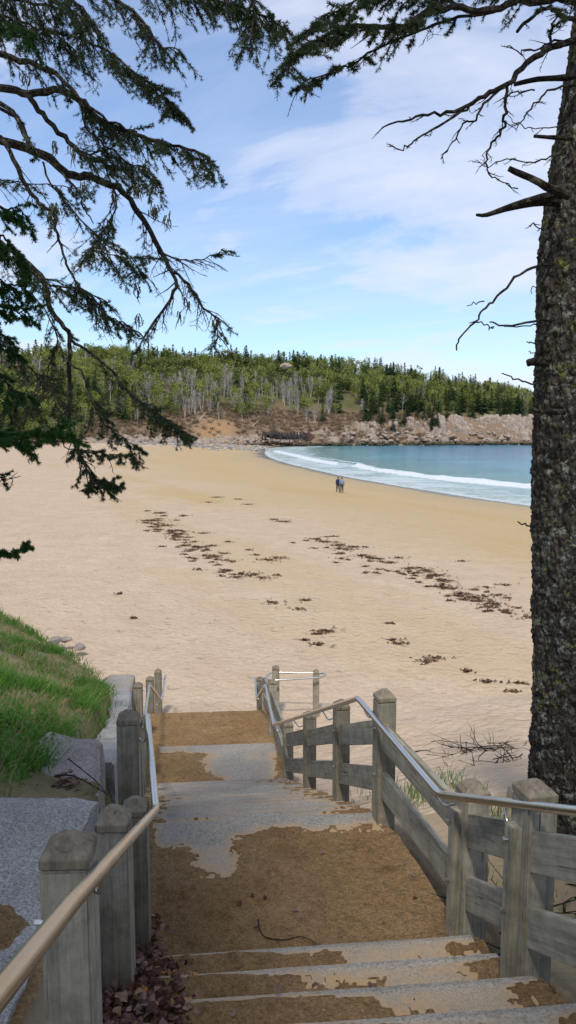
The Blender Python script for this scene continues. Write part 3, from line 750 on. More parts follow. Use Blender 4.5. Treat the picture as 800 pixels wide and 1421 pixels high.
xs = np.concatenate([np.arange(-24, -5, .3), np.arange(-5, 5, .09), np.arange(5, 14, .3)]); ys = np.concatenate([np.arange(-12, 0, .5), np.arange(0, 24, .12)])
X, Y = np.meshgrid(xs, ys)
HL = hbankL(X, Y); HR = hbankR(X, Y); inner = hfloor(Y) + .32 + 1.2 * sstep(14.4, 15.5, Y)
lx = fl(Y) - .02; rx = fr(Y) + .02
tL = sstep(lx - .16, lx, X); H = HL * (1 - tL) + inner * tL
wallside = (Y < 12.6)
tR = sstep(rx, rx + .18, X); H = H * (1 - tR) + HR * tR
# trench between wall and posts on the left
trench = sstep(lx - .22, lx - .16, X) * sstep(rx, lx + .5, X) * wallside
H = np.maximum(H, trench * (hfloor(Y) + .02) * (X < lx + .1))
mb = MB(); grid_mesh(mb, X, Y, 9 - H)
bank = tag(mb.build('ground_bank', [M['soil'], M['sand']], smooth=True), kind='structure')
fx_ = (X[:-1, :-1] + X[1:, 1:]) / 2; fy_ = (Y[:-1, :-1] + Y[1:, 1:]) / 2
bank.data.polygons.foreach_set('material_index', ((fx_ > fr(fy_) - .1) & (fy_ > 6.3 + 2.2 * fbm(fx_ * 1.4, fy_ * 1.4, 3, 97))).astype(np.int32).ravel())
vattr(bank, 'w', np.full(X.shape, 70.0)); vattr(bank, 'yel', np.zeros(X.shape))
vattr(bank, 'green', np.clip((X < -1) * .8 + .45 * (X > -.3) * sstep(6.5, 4.5, Y) + fbm(X / 1.2, Y / 1.2, 3, 17) * .8 * ((X < -1) | (Y < 6.5)), 0, 1))

# granite blocks and coping of the retaining wall
def block(name, P4, top, bot, mat, label, cat, seed, amp=.035, tops=None):
    """rough-split stone over a plan quadrilateral, top may slope (tops: four heights)"""
    mb = MB(); n = 26; U = np.linspace(0, 1, n); P4 = np.array(P4, float); tops = tops or [top] * 4
    def bil(u, v, q): return (q[0] * (1 - u) + q[1] * u) * (1 - v) + (q[3] * (1 - u) + q[2] * u) * v
    A, B = np.meshgrid(U, U)
    def disp(x, y, z, s): return amp * fbm(x * 5 + z * 3, y * 5 - z * 4, 4, seed + s)
    rnd = lambda t: .025 * (sstep(.08, 0, t) + sstep(.92, 1, t))
    X = bil(A, B, P4[:, 0]); Y = bil(A, B, P4[:, 1]); Zt = bil(A, B, np.array(tops)) + disp(X, Y, 0 * X, 0) * 1.2 - rnd(A) - rnd(B)
    wob = lambda a, b: (a + disp(a, b, 0 * a, 3) * 1.5, b + disp(a, b, 0 * a, 4) * 1.5)
    X, Y = wob(X, Y); grid_mesh(mb, X, Y, Zt)
    for ex, ey, ez in ((X[0], Y[0], Zt[0]), (X[-1], Y[-1], Zt[-1]), (X[:, 0], Y[:, 0], Zt[:, 0]), (X[:, -1], Y[:, -1], Zt[:, -1])):
        K = np.linspace(0, 1, 22)[:, None]; zz = ez[None] * (1 - K) + bot * K
        cx, cy = P4[:, 0].mean(), P4[:, 1].mean(); dx = ex - cx; dy = ey - cy; dn = np.hypot(dx, dy)
        o = (disp(ex[None] + ey[None], zz * 1.4, zz, 5) * 2.4 + .015) * np.minimum(1, K * 9)
        grid_mesh(mb, ex[None] + dx / dn * o, ey[None] + dy / dn * o, zz)
    return tag(mb.build(name, mat, smooth=False), label, cat)
wl = lambda y, o=.19: fl(y) - o
block('granite_block', [(-2.9, 1.2), (wl(1.2, .30), 1.2), (wl(3.85, .20), 3.85), (-2.5, 3.9)], 7.02, 5.2, M['block'], 'large grey speckled granite block beside the leaf-filled gap, nearest of the wall', 'stone block', 3, .055)
block('granite_block', [(-1.75, 3.92), (wl(3.92, .22), 3.9), (wl(5.35, .2), 5.3), (-1.85, 5.45)], 6.72, 5.0, M['blockpink'], 'rough pinkish granite block between the big block and the pale coping', 'stone block', 9, .035)
for k_, (ya, yb_, ha, hb, lab) in enumerate([(5.42, 7.2, 2.50, 3.10, 'long bluish-grey wall stone under the grass edge, just past the pinkish block'), (7.24, 9.3, 3.16, 3.74, 'bluish-grey wall stone in the middle of the row along the grass edge'), (9.34, 11.6, 3.80, 4.18, 'bluish-grey wall stone next to the small squarish end block')]):
    block('wall_stone', [(fl(ya) - .42, ya), (fl(ya) - .13, ya), (fl(yb_) - .12, yb_), (fl(yb_) - .41, yb_)], 0, 4.0, M['coping'], lab, 'stone block', 30 + k_, .045, [9 - ha, 9 - ha - .02, 9 - hb, 9 - hb])
block('granite_block', [(fl(11.7) - .6, 11.65), (fl(11.7) - .12, 11.65), (fl(12.9) - .15, 12.8), (fl(12.9) - .62, 12.8)], 4.66, 2.4, M['blockpink'], 'small squarish stone block ending the wall near the beach', 'stone block', 15, .02)
mb = MB(); a_ = np.linspace(0, 1, 40); A_, B_ = np.meshgrid(a_, a_); c_ = np.array([-1.33, 2.72])
Xs = c_[0] + (A_ - .5) * .86; Ys = c_[1] + (B_ - .5) * .9; rr0 = np.hypot(A_ - .5, B_ - .5) * 2
grid_mesh(mb, Xs, Ys, 6.985 + .11 * (sstep(.85, .2, rr0 + .5 * fbm(Xs * 4, Ys * 4, 3, 23))) + .03 * fbm(Xs * 14, Ys * 14, 3, 24))
tag(mb.build('dirt', M['heap'], smooth=True), 'brown dirt lying on the big granite block at the left edge', 'dirt', kind='stuff')
# toe rocks at the edge of the grass
for i, (px, py, s, z, lab) in enumerate([(18, 868, .5, 3.5, 'pink boulder half buried where the grass bank meets the sand, farthest left'), (34, 874, .42, 3.3, 'grey boulder on the grass edge next to the pink boulder'), (76, 889, .42, 3.25, 'flat pale stone at the sandy foot of the grass bank'), (93, 886, .28, 3.2, 'thin brown stone slab behind a grass tuft at the bank foot'), (110, 896, .30, 3.15, 'small upright grey stone beside the sand at the bank foot'), (152, 943, .28, 4.0, 'pale lump of stone on the grass edge before the end wall block')]):
    V, F = ROCKS[i]; mb = MB(); s *= .72; mb.add(V * [s, s * .8, s * .55] + at_z(px, py, z) - [0, 0, s * .15], F); tag(mb.build('boulder', M['blockpink']), lab, 'boulder')
V, F = ROCKS[3]; mb = MB(); mb.add(V * [.07, .1, .07] + at_z(196, 1040, 9 - 4.15), F)

# ------------------------------------------------------------------ fences
import bmesh
def box_obj(name, size, loc, rotz, mat, parent, bev=.006, rot=None, taper=None):
    bm = bmesh.new(); bmesh.ops.create_cube(bm, size=1)
    for v in bm.verts: v.co = Vector((v.co.x * size[0], v.co.y * size[1], v.co.z * size[2]))
    bmesh.ops.bevel(bm, geom=bm.edges[:], offset=bev, segments=2, affect='EDGES')
    me = bpy.data.meshes.new(name); bm.to_mesh(me); bm.free(); me.materials.append(mat)
    o = bpy.data.objects.new(name, me); col.objects.link(o); o.parent = parent
    o.location = Vector(loc) - wloc(parent); o.rotation_euler = rot if rot is not None else (0, 0, rotz); return o
def cap_obj(size, loc, rotz, mat, parent, peak=.05, lip=.035):
    bm = bmesh.new(); a, b = size[0] / 2, size[1] / 2; t = .22
    rings = [(1.0, 0), (1.0, lip), (t, lip + peak)]
    vs = [[bm.verts.new((sx * a * k, sy * b * k, z)) for sx, sy in ((-1, -1), (1, -1), (1, 1), (-1, 1))] for k, z in rings]
    for q in range(2):
        for j in range(4): bm.faces.new((vs[q][j], vs[q][(j + 1) % 4], vs[q + 1][(j + 1) % 4], vs[q + 1][j]))
    bm.faces.new(vs[2]); bm.faces.new(vs[0][::-1]); bmesh.ops.bevel(bm, geom=bm.edges[:], offset=.003, segments=1, affect='EDGES')
    me = bpy.data.meshes.new('cap'); bm.to_mesh(me); bm.free(); me.materials.append(mat)
    o = bpy.data.objects.new('cap', me); col.objects.link(o); o.parent = parent; o.location = Vector(loc) - wloc(parent)
    o.rotation_euler = (0, 0, rotz); return o
def post(parent, x, y, ztop, zbot, rotz, w=.14, d=.14, tilt=(0, 0)):
    lip, peak = .035 + random.uniform(-.006, .006), .055 + random.uniform(-.012, .008)
    p = box_obj('post', (w, d, ztop - lip - peak - zbot - .004), (x, y, (ztop - lip - peak - .004 + zbot) / 2), rotz, M['wood'], parent, .007)
    c = cap_obj((w * 1.0, d * 1.0), (0, 0, 0), 0, M['capw'], p, peak, lip); c.location = (0, 0, (ztop - lip - peak - .004 - zbot) / 2 + .004)
    return p
def plank(parent, p, q, hgt=.19, th=.045):
    p = np.array(p, float); q = np.array(q, float); d = q - p; L = np.linalg.norm(d)
    yaw = math.atan2(d[1], d[0]); pit = -math.asin(d[2] / L)
    return box_obj('plank', (L, th, hgt * math.cos(pit)), (p + q) / 2, 0, M['plank'], parent, .004, rot=(0, pit, yaw))
def bracket(parent, a, b):
    mb = MB(); a = np.array(a, float); b = np.array(b, float); m_ = (a + b) / 2 + [0, 0, -.045]
    tube(mb, smooth_poly([a, m_, b], 5), .007, 6)
    mb.build('bracket', M['metal'], parent, smooth=True)
def handrail(parent, P, r=.0215):
    P = np.array(P, float); out = [P[0]]
    for i in range(1, len(P) - 1):                # softened elbows
        a = P[i] + (P[i - 1] - P[i]) / np.linalg.norm(P[i - 1] - P[i]) * .05; b = P[i] + (P[i + 1] - P[i]) / np.linalg.norm(P[i + 1] - P[i]) * .05
        out += [a, P[i] * .5 + (a + b) * .25, b]
    out.append(P[-1]); Q = [out[0]]
    for a, b in zip(out[:-1], out[1:]): Q.append(b)
    mb = MB(); tube(mb, Q, r, 18); return mb.build('handrail', M['metal'], parent, smooth=True)

rf = thing('wooden_fence', 'grey-green timber fence with plank rails and steel handrail along the stairs', 'fence', (fr(5.35), 5.35, 9 - 2.95))
RP = [(1.95, .97), (3.3, .95), (4.03, .95), (5.35, 1.03), (6.8, 1.02), (8.5, 1.0), (10.25, .97), (12.4, .90), (13.8, .52), (15.1, .86)]
PH = lambda y: 9 - np.interp(y, [.6, 3.0, 4.0, 5.4, 10.3, 11.8, 13.5, 14.9, 20], [1.42, 2.50, 2.95, 2.95, 5.15, 5.15, 5.30, 6.05, 6.05])
for i, (y, hh) in enumerate(RP):
    dx = fr(y + .3) - fr(y - .3); rot = -math.atan2(dx, .6)
    w_, d_ = ((.15, .16) if i in (1, 2) else (.14, .14))
    base = PH(y); top = base + hh
    if i == 1: top = 9 - 1.63
    if i == 2: top = 9 - 1.99
    if i == 3: top = 9 - 1.93
    post(rf, fr(y) + (.02 if i in (1, 2) else 0), y, top, base - .35, rot, w_, d_)
    if i in (0, 1, 2):                           # narrow batten clamping the planks on the stair side
        box_obj('batten', (.055, .075, hh - .16 + .25), (fr(y) - .075, y - .01, base + (hh - .16 - .25) / 2), rot, M['wood'], rf, .004)
for y in (3.3, 4.03, 5.35, 6.8):
    for dz_ in (.36, .72):
        mb = MB(); x_ = fr(y) - (.118 if y < 5 else .072); tube(mb, [(x_ - .008, y - .01, PH(y) + dz_), (x_ + .02, y - .01, PH(y) + dz_)], .011, 8); mb.build('bolt_head', M['metal'], rf)
def rail_h(y, upper): # plank centre above the pitch line
    return (.675 if upper else .30) if y < 12 else (.60 if upper else .28)
seq = [y for y, _ in RP]
for a, b in zip([.6] + seq[:-1], seq):
    for up in (True, False):
        off = -.012
        inset = .03
        plank(rf, (fr(a) + off, a + inset, PH(a) + rail_h(a, up)), (fr(b) + off, b - inset, PH(b) + rail_h(b, up)), .20)
RR = [(1.45, 1.95, 9 - 1.14), (1.2, 2.85, 9 - 1.545), (.87, 4.07, 9 - 2.1), (.545, 5.6, 9 - 2.1), (-.21, 10.4, 9 - 4.3), (-.38, 12.1, 9 - 4.3), (-.60, 13.75, 9 - 5.15), (-.68, 14.9, 9 - 5.15)]
handrail(rf, RR)
for i, (y, _) in enumerate(RP):
    ry = y + .12; xs_ = np.interp(ry, [p[1] for p in RR], [p[0] for p in RR]); zs_ = np.interp(ry, [p[1] for p in RR], [p[2] for p in RR])
    if 1.5 < y < 15: bracket(rf, (xs_, ry, zs_ - .02), (fr(y) - .07, y + .03, zs_ - .05))
# looped handrail end
lp = thing('loop_railing', 'closed steel loop railing on two posts at the foot of the stairs', 'railing', (.2, 15.4, 9 - 6.05))
post(lp, -.26, 15.36, 9 - 5.03, 9 - 6.6, .05, .15, .15); post(lp, .60, 15.40, 9 - 5.13, 9 - 6.6, .02, .13, .13)
z0 = 9 - 5.27; ring = [(-.45, 15.3), (-.40, 15.16), (-.25, 15.12), (.2, 15.17), (.65, 15.24), (.78, 15.32), (.80, 15.42), (.70, 15.52), (.2, 15.56), (-.25, 15.60), (-.40, 15.52), (-.46, 15.42)]
Pn = smooth_poly([(x, y, z0 + .02 * (x)) for x, y in ring] + [(-.45, 15.3, z0)], 4)[:-1]
mb = MB(); tube(mb, Pn, .021, 12, closed=True); mb.build('handrail', M['metal'], lp, smooth=True)
# left railing
lf = thing('post_railing', 'row of square timber posts with a handrail beside the granite wall', 'railing', (-.9, 4.4, 9 - 2.95))
LP = [(2.07, 9 - 1.185, .14), (3.225, 9 - 1.715, .145), (3.95, 9 - 2.05, .14), (4.97, 9 - 1.945, .145), (6.7, 9 - 2.68, .14), (8.4, 9 - 3.45, .14), (10.2, 9 - 4.12, .14), (12.0, 9 - 4.22, .14), (13.7, 9 - 4.70, .14), (15.2, 9 - 5.05, .14)]
for y, top, w_ in LP:
    dx = fl(y + .3) - fl(y - .3); post(lf, fl(y), y, top, PH(y) - .4, -math.atan2(dx, .6) * .5, w_, w_)
LR = [(-.36, .35, 9 - .545), (-.44, 1.04, 9 - .855), (-.503, 1.62, 9 - 1.10), (-.73, 3.9, 9 - 2.1), (-1.03, 5.25, 9 - 2.1), (-2.08, 10.28, 9 - 4.3), (-2.33, 12.1, 9 - 4.3), (-2.41, 13.7, 9 - 5.18), (-2.58, 15.2, 9 - 5.2)]
handrail(lf, LR, .0215)
for y, top, w_ in LP:
    xs_ = np.interp(y, [p[1] for p in LR], [p[0] for p in LR]); zs_ = np.interp(y, [p[1] for p in LR], [p[2] for p in LR])
    bracket(lf, (xs_, y, zs_ - .02), (fl(y) + .065, y + .01, zs_ - .05))
for (y, z) in ((2.03, 9 - 1.42), (3.19, 9 - 1.95)):
    mb = MB(); x = fl(y) - .075; tube(mb, [(x - .012, y - .03, z), (x + .02, y - .03, z)], .008, 8); mb.build('bolt_head', M['metal'], lf)

# ------------------------------------------------------------------ litter: leaves, sticks, seaweed
r = np.random.default_rng(5)
def leaf_pts(n, f): return np.array([f() for _ in range(n)])
mb = MB()
def add_leaf(mb, x, y, z, s, tint, flat=.5):
    a = r.uniform(0, 6.3); t = r.normal(0, flat, 2)
    k = 5; ang = np.linspace(-2.2, 2.2, k); rad = s * r.uniform(.55, 1.1, k)
    rim = np.stack([np.cos(ang) * rad, np.sin(ang) * rad * .8, r.normal(0, .32 * s, k)], 1)
    V = np.vstack([[-s * .5, 0, 0], [0, 0, s * .12], rim])
    Rm = np.array(Matrix.Rotation(a, 3, 'Z') @ Matrix.Rotation(t[0], 3, 'X') @ Matrix.Rotation(t[1], 3, 'Y'))
    V = V @ Rm.T + [x, y, z]
    mb.add(V, [(1, i + 2, i + 3) for i in range(k - 1)] + [(0, 2, 1), (0, 1, k + 1)], tint)
for k in range(2600):
    y = r.uniform(2.0, 4.2); xl = fl(y); u = r.beta(1.2, 2.4)
    x = xl - .14 + u * (.60 if y < 3.6 else .34)
    z = 9 - (np.interp(y, [.6, 3.8, 5], [1.5, 2.93, 2.95])) + .02 + .09 * (1 - u) * r.random() - .03
    kk = max([9 - t[2] for t in treads if S(0, t[0])[1] - .02 <= y <= S(0, t[1])[1] + .02 ] or [9 - 2.95]) + .0
    z = max(kk, 9 - 5) + .012 + .11 * (1 - u) * r.random()
    add_leaf(mb, x, y, z, r.uniform(.016, .036), r.random() ** 1.2, .6)
for k in range(26):
    u, v_ = r.random(), r.uniform(3, 5); p = S(u, v_); kk = [9 - t[2] for t in treads if t[0] <= v_ <= t[1]][0]
    add_leaf(mb, p[0], p[1], kk + .035, r.uniform(.02, .035), r.random() * .8, .2)
for k in range(60):
    p = at_z(92 + r.normal(0, 8), 1086 + r.normal(0, 8), 6.8); add_leaf(mb, p[0], p[1], 6.80, .022, r.random() * .8, .3)
tag(mb.build('dead_leaves', M['leaves']), 'drift of curled purple-brown dead leaves beside the near left posts', 'leaves', kind='stuff')
def stick(px, z, rad, lab, name='twig', mat='twig', side=0):
    P = np.array([at_z(a, b, z) for a, b in px]); P[:, 2] += r.normal(0, .006, len(P)) + .01; mb = MB(); Q = smooth_poly(P, 4)
    tube(mb, Q, np.linspace(rad, rad * .5, len(Q)), 6, rough=.08)
    for k in range(side):
        i = r.integers(1, len(Q) - 1); d = r.normal(0, 1, 3) * [1, 1, .4]; d /= np.linalg.norm(d); L = r.uniform(.08, .3)
        tube(mb, [Q[i], Q[i] + d * L * .5 + r.normal(0, .02, 3), Q[i] + d * L], [rad * .5, rad * .3, rad * .15], 4)
    return tag(mb.build(name, M[mat]), lab, 'stick')
stick([(358, 1278), (362, 1292), (372, 1303), (395, 1306), (420, 1304), (440, 1312)], 6.085, .004, 'thin curved dark twig lying on the sandy near landing')
stick([(76, 1077), (100, 1080), (125, 1090), (150, 1104)], 6.86, .006, 'long bare reddish twig arching over the granite block')
stick([(95, 1055), (115, 1072), (135, 1088), (148, 1104)], 6.86, .005, 'second thin twig crossing the granite block above the arching one')
def gz(px, py):                                  # where a pixel's ray meets the right-hand bank
    rr_ = ray(px, py)
    for k in np.arange(4, 20, .03):
        p = np.array([0, 0, EYE]) + rr_ * k / rr_[1]
        zb = max(9 - hbankR(p[0], p[1]), float(z_beach(p[0], p[1])))
        if p[2] < zb: return p
    return p
def brush(px, py, n, L, lab, name='brushwood', cat='brushwood', mat='deadtwig', spread=.35):
    c = gz(px, py); mb = MB()
    for k in range(n):
        o = c + [r.normal(0, spread), r.normal(0, spread * .6), .02]; a = r.uniform(0, 6.3); d = np.array([math.cos(a), math.sin(a), r.uniform(-.12, .12)]); l = L * r.uniform(.4, 1)
        P = smooth_poly([o, o + d * l * .5 + r.normal(0, .05 * l, 3), o + d * l + r.normal(0, .1 * l, 3)], 3)
        tube(mb, P, np.linspace(.009, .003, len(P)) * r.uniform(.4, 1.3), 5)
        for q in range(3):
            i = r.integers(2, len(P)); e = d + r.normal(0, .6, 3); tube(mb, [P[i], P[i] + e * l * .25], [.005, .002], 3)
    return tag(mb.build(name, M[mat]), lab, cat)
brush(672, 1042, 26, .9, 'tangle of dark dead branches on the sand between the fence and the big spruce')
brush(700, 1058, 22, .7, 'pile of dead sticks against the foot of the big spruce')
brush(640, 1060, 10, .5, 'few thin broken twigs scattered on the sand, nearer the fence', spread=.5)
brush(770, 1270, 34, .45, 'heap of dark twigs and bark litter behind the lower plank of the near fence', spread=.22)
V, F = ROCKS[2]
for px, py, s, lab in ((716, 1085, .12, 'weathered pale stub of driftwood just behind the near fence post'), (755, 1345, .12, 'dark wet stone beside the right end of the near steps')):
    mb = MB(); mb.add(V * [s, s, s * .8] + gz(px, py + 20), F); tag(mb.build('stone', M['blockpink'] if py < 1200 else M['darkrock']), lab, 'stone')

# seaweed wrack: clumps traced on the sand
def weed_clump(p, L, W, seed):
    mb = MB(); q = np.random.default_rng(seed); n = int(20 + 85 * L * W / .6); n = min(n, 170)
    for k in range(n):
        e_ = 1.0 if q.random() < .7 else 2.2; c = p + [q.normal(0, L * .3 * e_), q.normal(0, W * .3 * e_), .0]; a = q.normal(0, .5) + (math.pi if q.random() < .5 else 0)
        l = q.uniform(.04, .15) * (1 + L * .25); t = q.uniform(.012, .03) * (1 + L * .1)
        d = np.array([math.cos(a), math.sin(a), 0]); e = np.array([-d[1], d[0], 0]) * t
        zz = np.array([0, 0, q.uniform(.01, .05)]); m_ = c + d * l * .5 + e * q.normal(0, 1) + zz
        V = [c - e, c + e, m_ - e * 1.2, m_ + e * 1.2 + zz * .5, c + d * l - e * .4 + zz * .4, c + d * l + e * .4]
        mb.add(V, [(0, 1, 3, 2), (2, 3, 5, 4)], q.random())
    return mb
def beach_pt(px, py):
    z = 3.0
    for _ in range(6): p = at_z(px, py, z); z = float(z_beach(p[0], p[1]))
    return at_z(px, py, z + .01)
band = [  # (px, py, size in px across, tall in px)
 (202, 723, 14, 3), (215, 722, 20, 4), (228, 729, 24, 4), (237, 737, 18, 4), (244, 745, 16, 4), (222, 712, 16, 3), (255, 716, 12, 4), (283, 740, 14, 2), (250, 741, 22, 4), (258, 757, 14, 3), (268, 763, 16, 4),
 (284, 771, 14, 3), (300, 773, 16, 4), (310, 768, 10, 3), (322, 779, 12, 3), (353, 797, 18, 5), (372, 777, 26, 5), (388, 774, 14, 4), (330, 801, 16, 4), (366, 802, 18, 4), (384, 798, 10, 2), (378, 836, 22, 5), (425, 833, 12, 4),
 (415, 845, 12, 3), (450, 876, 36, 6), (443, 895, 22, 4), (424, 888, 10, 2), (440, 880, 14, 2), (552, 893, 20, 3), (546, 888, 14, 2), (590, 917, 28, 6), (606, 913, 14, 3), (648, 931, 14, 4), (676, 946, 14, 4), (712, 960, 14, 3), (733, 857, 22, 5), (722, 948, 20, 2),
 (437, 748, 16, 3), (452, 752, 20, 3), (468, 757, 22, 4), (480, 762, 24, 5), (492, 759, 20, 4), (506, 772, 22, 5), (522, 775, 18, 4), (541, 781, 20, 4), (552, 774, 12, 3), (566, 789, 16, 3), (580, 788, 22, 3), (592, 793, 26, 6), (606, 799, 24, 6), (616, 806, 24, 7),
 (628, 816, 22, 6), (640, 824, 26, 6), (655, 829, 30, 6), (670, 834, 30, 7), (685, 838, 26, 7), (690, 826, 22, 3), (676, 842, 30, 5), (640, 832, 16, 3), (700, 847, 18, 3), (390, 724, 14, 3), (398, 724, 12, 2), (380, 721, 12, 2), (300, 690, 14, 1.5), (330, 693, 12, 1.5), (290, 697, 12, 1.5), (345, 700, 14, 1.5),
 (640, 779, 10, 2), (700, 812, 16, 2), (676, 815, 14, 2), (540, 865, 10, 2), (165, 824, 7, 2), (185, 858, 6, 1.5), (356, 770, 9, 2), (317, 752, 10, 2), (286, 759, 10, 2), (270, 752, 9, 2), (205, 709, 10, 1.5), (262, 774, 8, 2), (345, 763, 7, 2)]
for k in range(130):
    t = r.random(); a = ((205, 718), (330, 800)) if r.random() < .5 else ((430, 748), (705, 850)); q = np.array(a[0]) * (1 - t) + np.array(a[1]) * t + r.normal(0, [14, 7])
    band.append((q[0], q[1], r.uniform(5, 10), r.uniform(1, 2.2)))
SWL = {(450, 876): 'seaweed patch alone on open sand straight above the loop railing', (590, 917): 'dark seaweed clump with stray strands halfway between loop railing and spruce trunk', (670, 834): 'broad dark brown seaweed heap at the thick end of the long wrack line', (378, 836): 'isolated seaweed clump at the near end of the wrack line on the bank side'}
for i, (px, py, wp, hp) in enumerate(band):
    p = beach_pt(px, py); D = np.linalg.norm(p - [0, 0, EYE]); L = wp / FP * D; W = max(.15, hp / FP * D / max(.09, (EYE - p[2]) / D)) * .75
    o = weed_clump(p * 0, L * .8, min(W, L * 1.6) * .8, 300 + i).build('seaweed_clump', M['weed']); o.location = tuple(p)
    tag(o, SWL.get((px, py), 'flat brown tuft of dried seaweed in the scattered wrack lines on the sand'), 'seaweed', 'seaweed left along the tide lines' if (px, py) not in SWL else None)

# ------------------------------------------------------------------ grass on the bank
mb = MB(); r = np.random.default_rng(21)
def bank_pt(x, y): return 9 - float(hbankL(np.float64(x), np.float64(y)))
def tuft(mb, x, y, z, n, L, spread, base_t, lean=.35):
    for k in range(n):
        a = r.uniform(0, 6.28); o = np.array([x + r.normal(0, spread), y + r.normal(0, spread), z - .01]); l = L * r.uniform(.5, 1.15)
        ln = abs(r.normal(0, lean)) + .08; d = np.array([math.cos(a) * ln, math.sin(a) * ln, 1.0]); w = r.uniform(.0016, .003) * (1 + .12 * y)
        sd = np.array([-math.sin(a + 1), math.cos(a + 1), 0]) * w
        p1 = o + d * l * .5; p2 = o + d * l * .85 + [math.cos(a) * l * ln * .5, math.sin(a) * l * ln * .5, -l * ln * .2]
        mb.add([o - sd, o + sd, p1 + sd * .8, p1 - sd * .8, p2], [(0, 1, 2, 3)], base_t + r.normal(0, .12)); mb.add([p1 - sd * .8, p1 + sd * .8, p2], [(0, 1, 2)], base_t + r.normal(0, .12))
cnt = 0
for k in range(8500):
    y = r.uniform(3.7, 21); x = fl(y) - .3 - r.uniform(0, 1) ** 1.1 * (6.4 if y > 6 else 3.0)
    if x < -10 or x / y < -.52: continue
    if y < 5.4 and x > -1.62 - .3 * (y < 3.98) * 3: continue
    if y < 4.0 : continue
    if 5.4 < y < 12 and x > fl(y) - .43 : continue
    if 11.5 < y < 12.9 and x > fl(y) - .85: continue
    h_ = float(hbankL(np.float64(x), np.float64(y)))
    if h_ > 5.95 - 0: continue
    m = float(fbm(x / .9, y / .9, 3, 55)); 
    if m < -.24 or (m < -.08 and r.random() < .6): continue
    lush = m > .05
    far = y > 9.5
    tuft(mb, x, y, 9 - h_, 15 if lush else 9, (.22 if lush else .13) * (.85 if far else 1), (.05 if y < 9 else .09), .62 + .25 * (m) if r.random() > (.16 if lush else .45) else .1, .4 if lush else .55)
for (px, py, z, n, L) in [(158, 1096, 6.35, 60, .28), (152, 1080, 6.45, 40, .22)]:
    p = at_y(px, py, 4.6); tuft(mb, p[0] - .02, 4.6, 9 - 2.85, n, .55, .04, .6, .12)
for (px, py, n, L) in [(560, 1098, 40, .25), (575, 1105, 50, .22), (590, 1092, 40, .28), (612, 1085, 40, .3), (630, 1080, 36, .3), (605, 1105, 30, .2), (650, 1092, 30, .2), (690, 1132, 60, .2), (676, 1126, 40, .16), (680, 1225, 30, .14), (775, 1246, 36, .14), (500, 1100, 26, .16), (545, 1110, 26, .16)]:
    p = gz(px, py + 12); tuft(mb, p[0], p[1], p[2], n, L, .12, .55 if r.random() < .7 else .3, .35)
tag(mb.build('grass', M['grass']), 'green grass with straw blades on the bank', 'grass', kind='stuff')
# low leafy weeds in front of the grass
mb = MB()
for k in range(700):
    y = r.uniform(4.0, 6.2); x = r.uniform(-3.4, -1.65 if y < 5.4 else fl(y) - .7); z = bank_pt(x, y)
    if fbm(x / .5, y / .5, 2, 77) < -.08: continue
    n = 9; P = np.array([x, y, z + .06]) + r.normal(0, 1, (n, 3)) * [.07, .07, .04]; V, F, _ = leaf_cards(r, P, .032, 0); mb.add(V, F, np.clip(r.normal(.6, .15, n), .25, 1))
tag(mb.build('ground_cover', M['grass']), 'low leafy weeds between grass and granite block', 'ground cover', kind='stuff')

# ------------------------------------------------------------------ two walkers
def skin_mesh(name, verts, edges, radii, mats, parent, face_mat=None, sub=2):
    me = bpy.data.meshes.new(name + '_rig'); me.from_pydata([tuple(v) for v in verts], edges, [])
    o = bpy.data.objects.new(name, me); col.objects.link(o)
    sk = o.modifiers.new('s', 'SKIN'); o.modifiers.new('u', 'SUBSURF').levels = sub
    for i, rr_ in enumerate(radii): me.skin_vertices[0].data[i].radius = rr_ if hasattr(rr_, '__len__') else (rr_, rr_)
    me.skin_vertices[0].data[0].use_root = True
    dg = bpy.context.evaluated_depsgraph_get(); m2 = bpy.data.meshes.new_from_object(o.evaluated_get(dg)); o.modifiers.clear()
    o.data = m2; m2.name = name; bpy.data.meshes.remove(me)
    m2.materials.clear()
    for m_ in mats: m2.materials.append(m_)
    for p in m2.polygons:
        p.use_smooth = True
        if face_mat: p.material_index = face_mat(p.center)
    o.parent = parent; return o
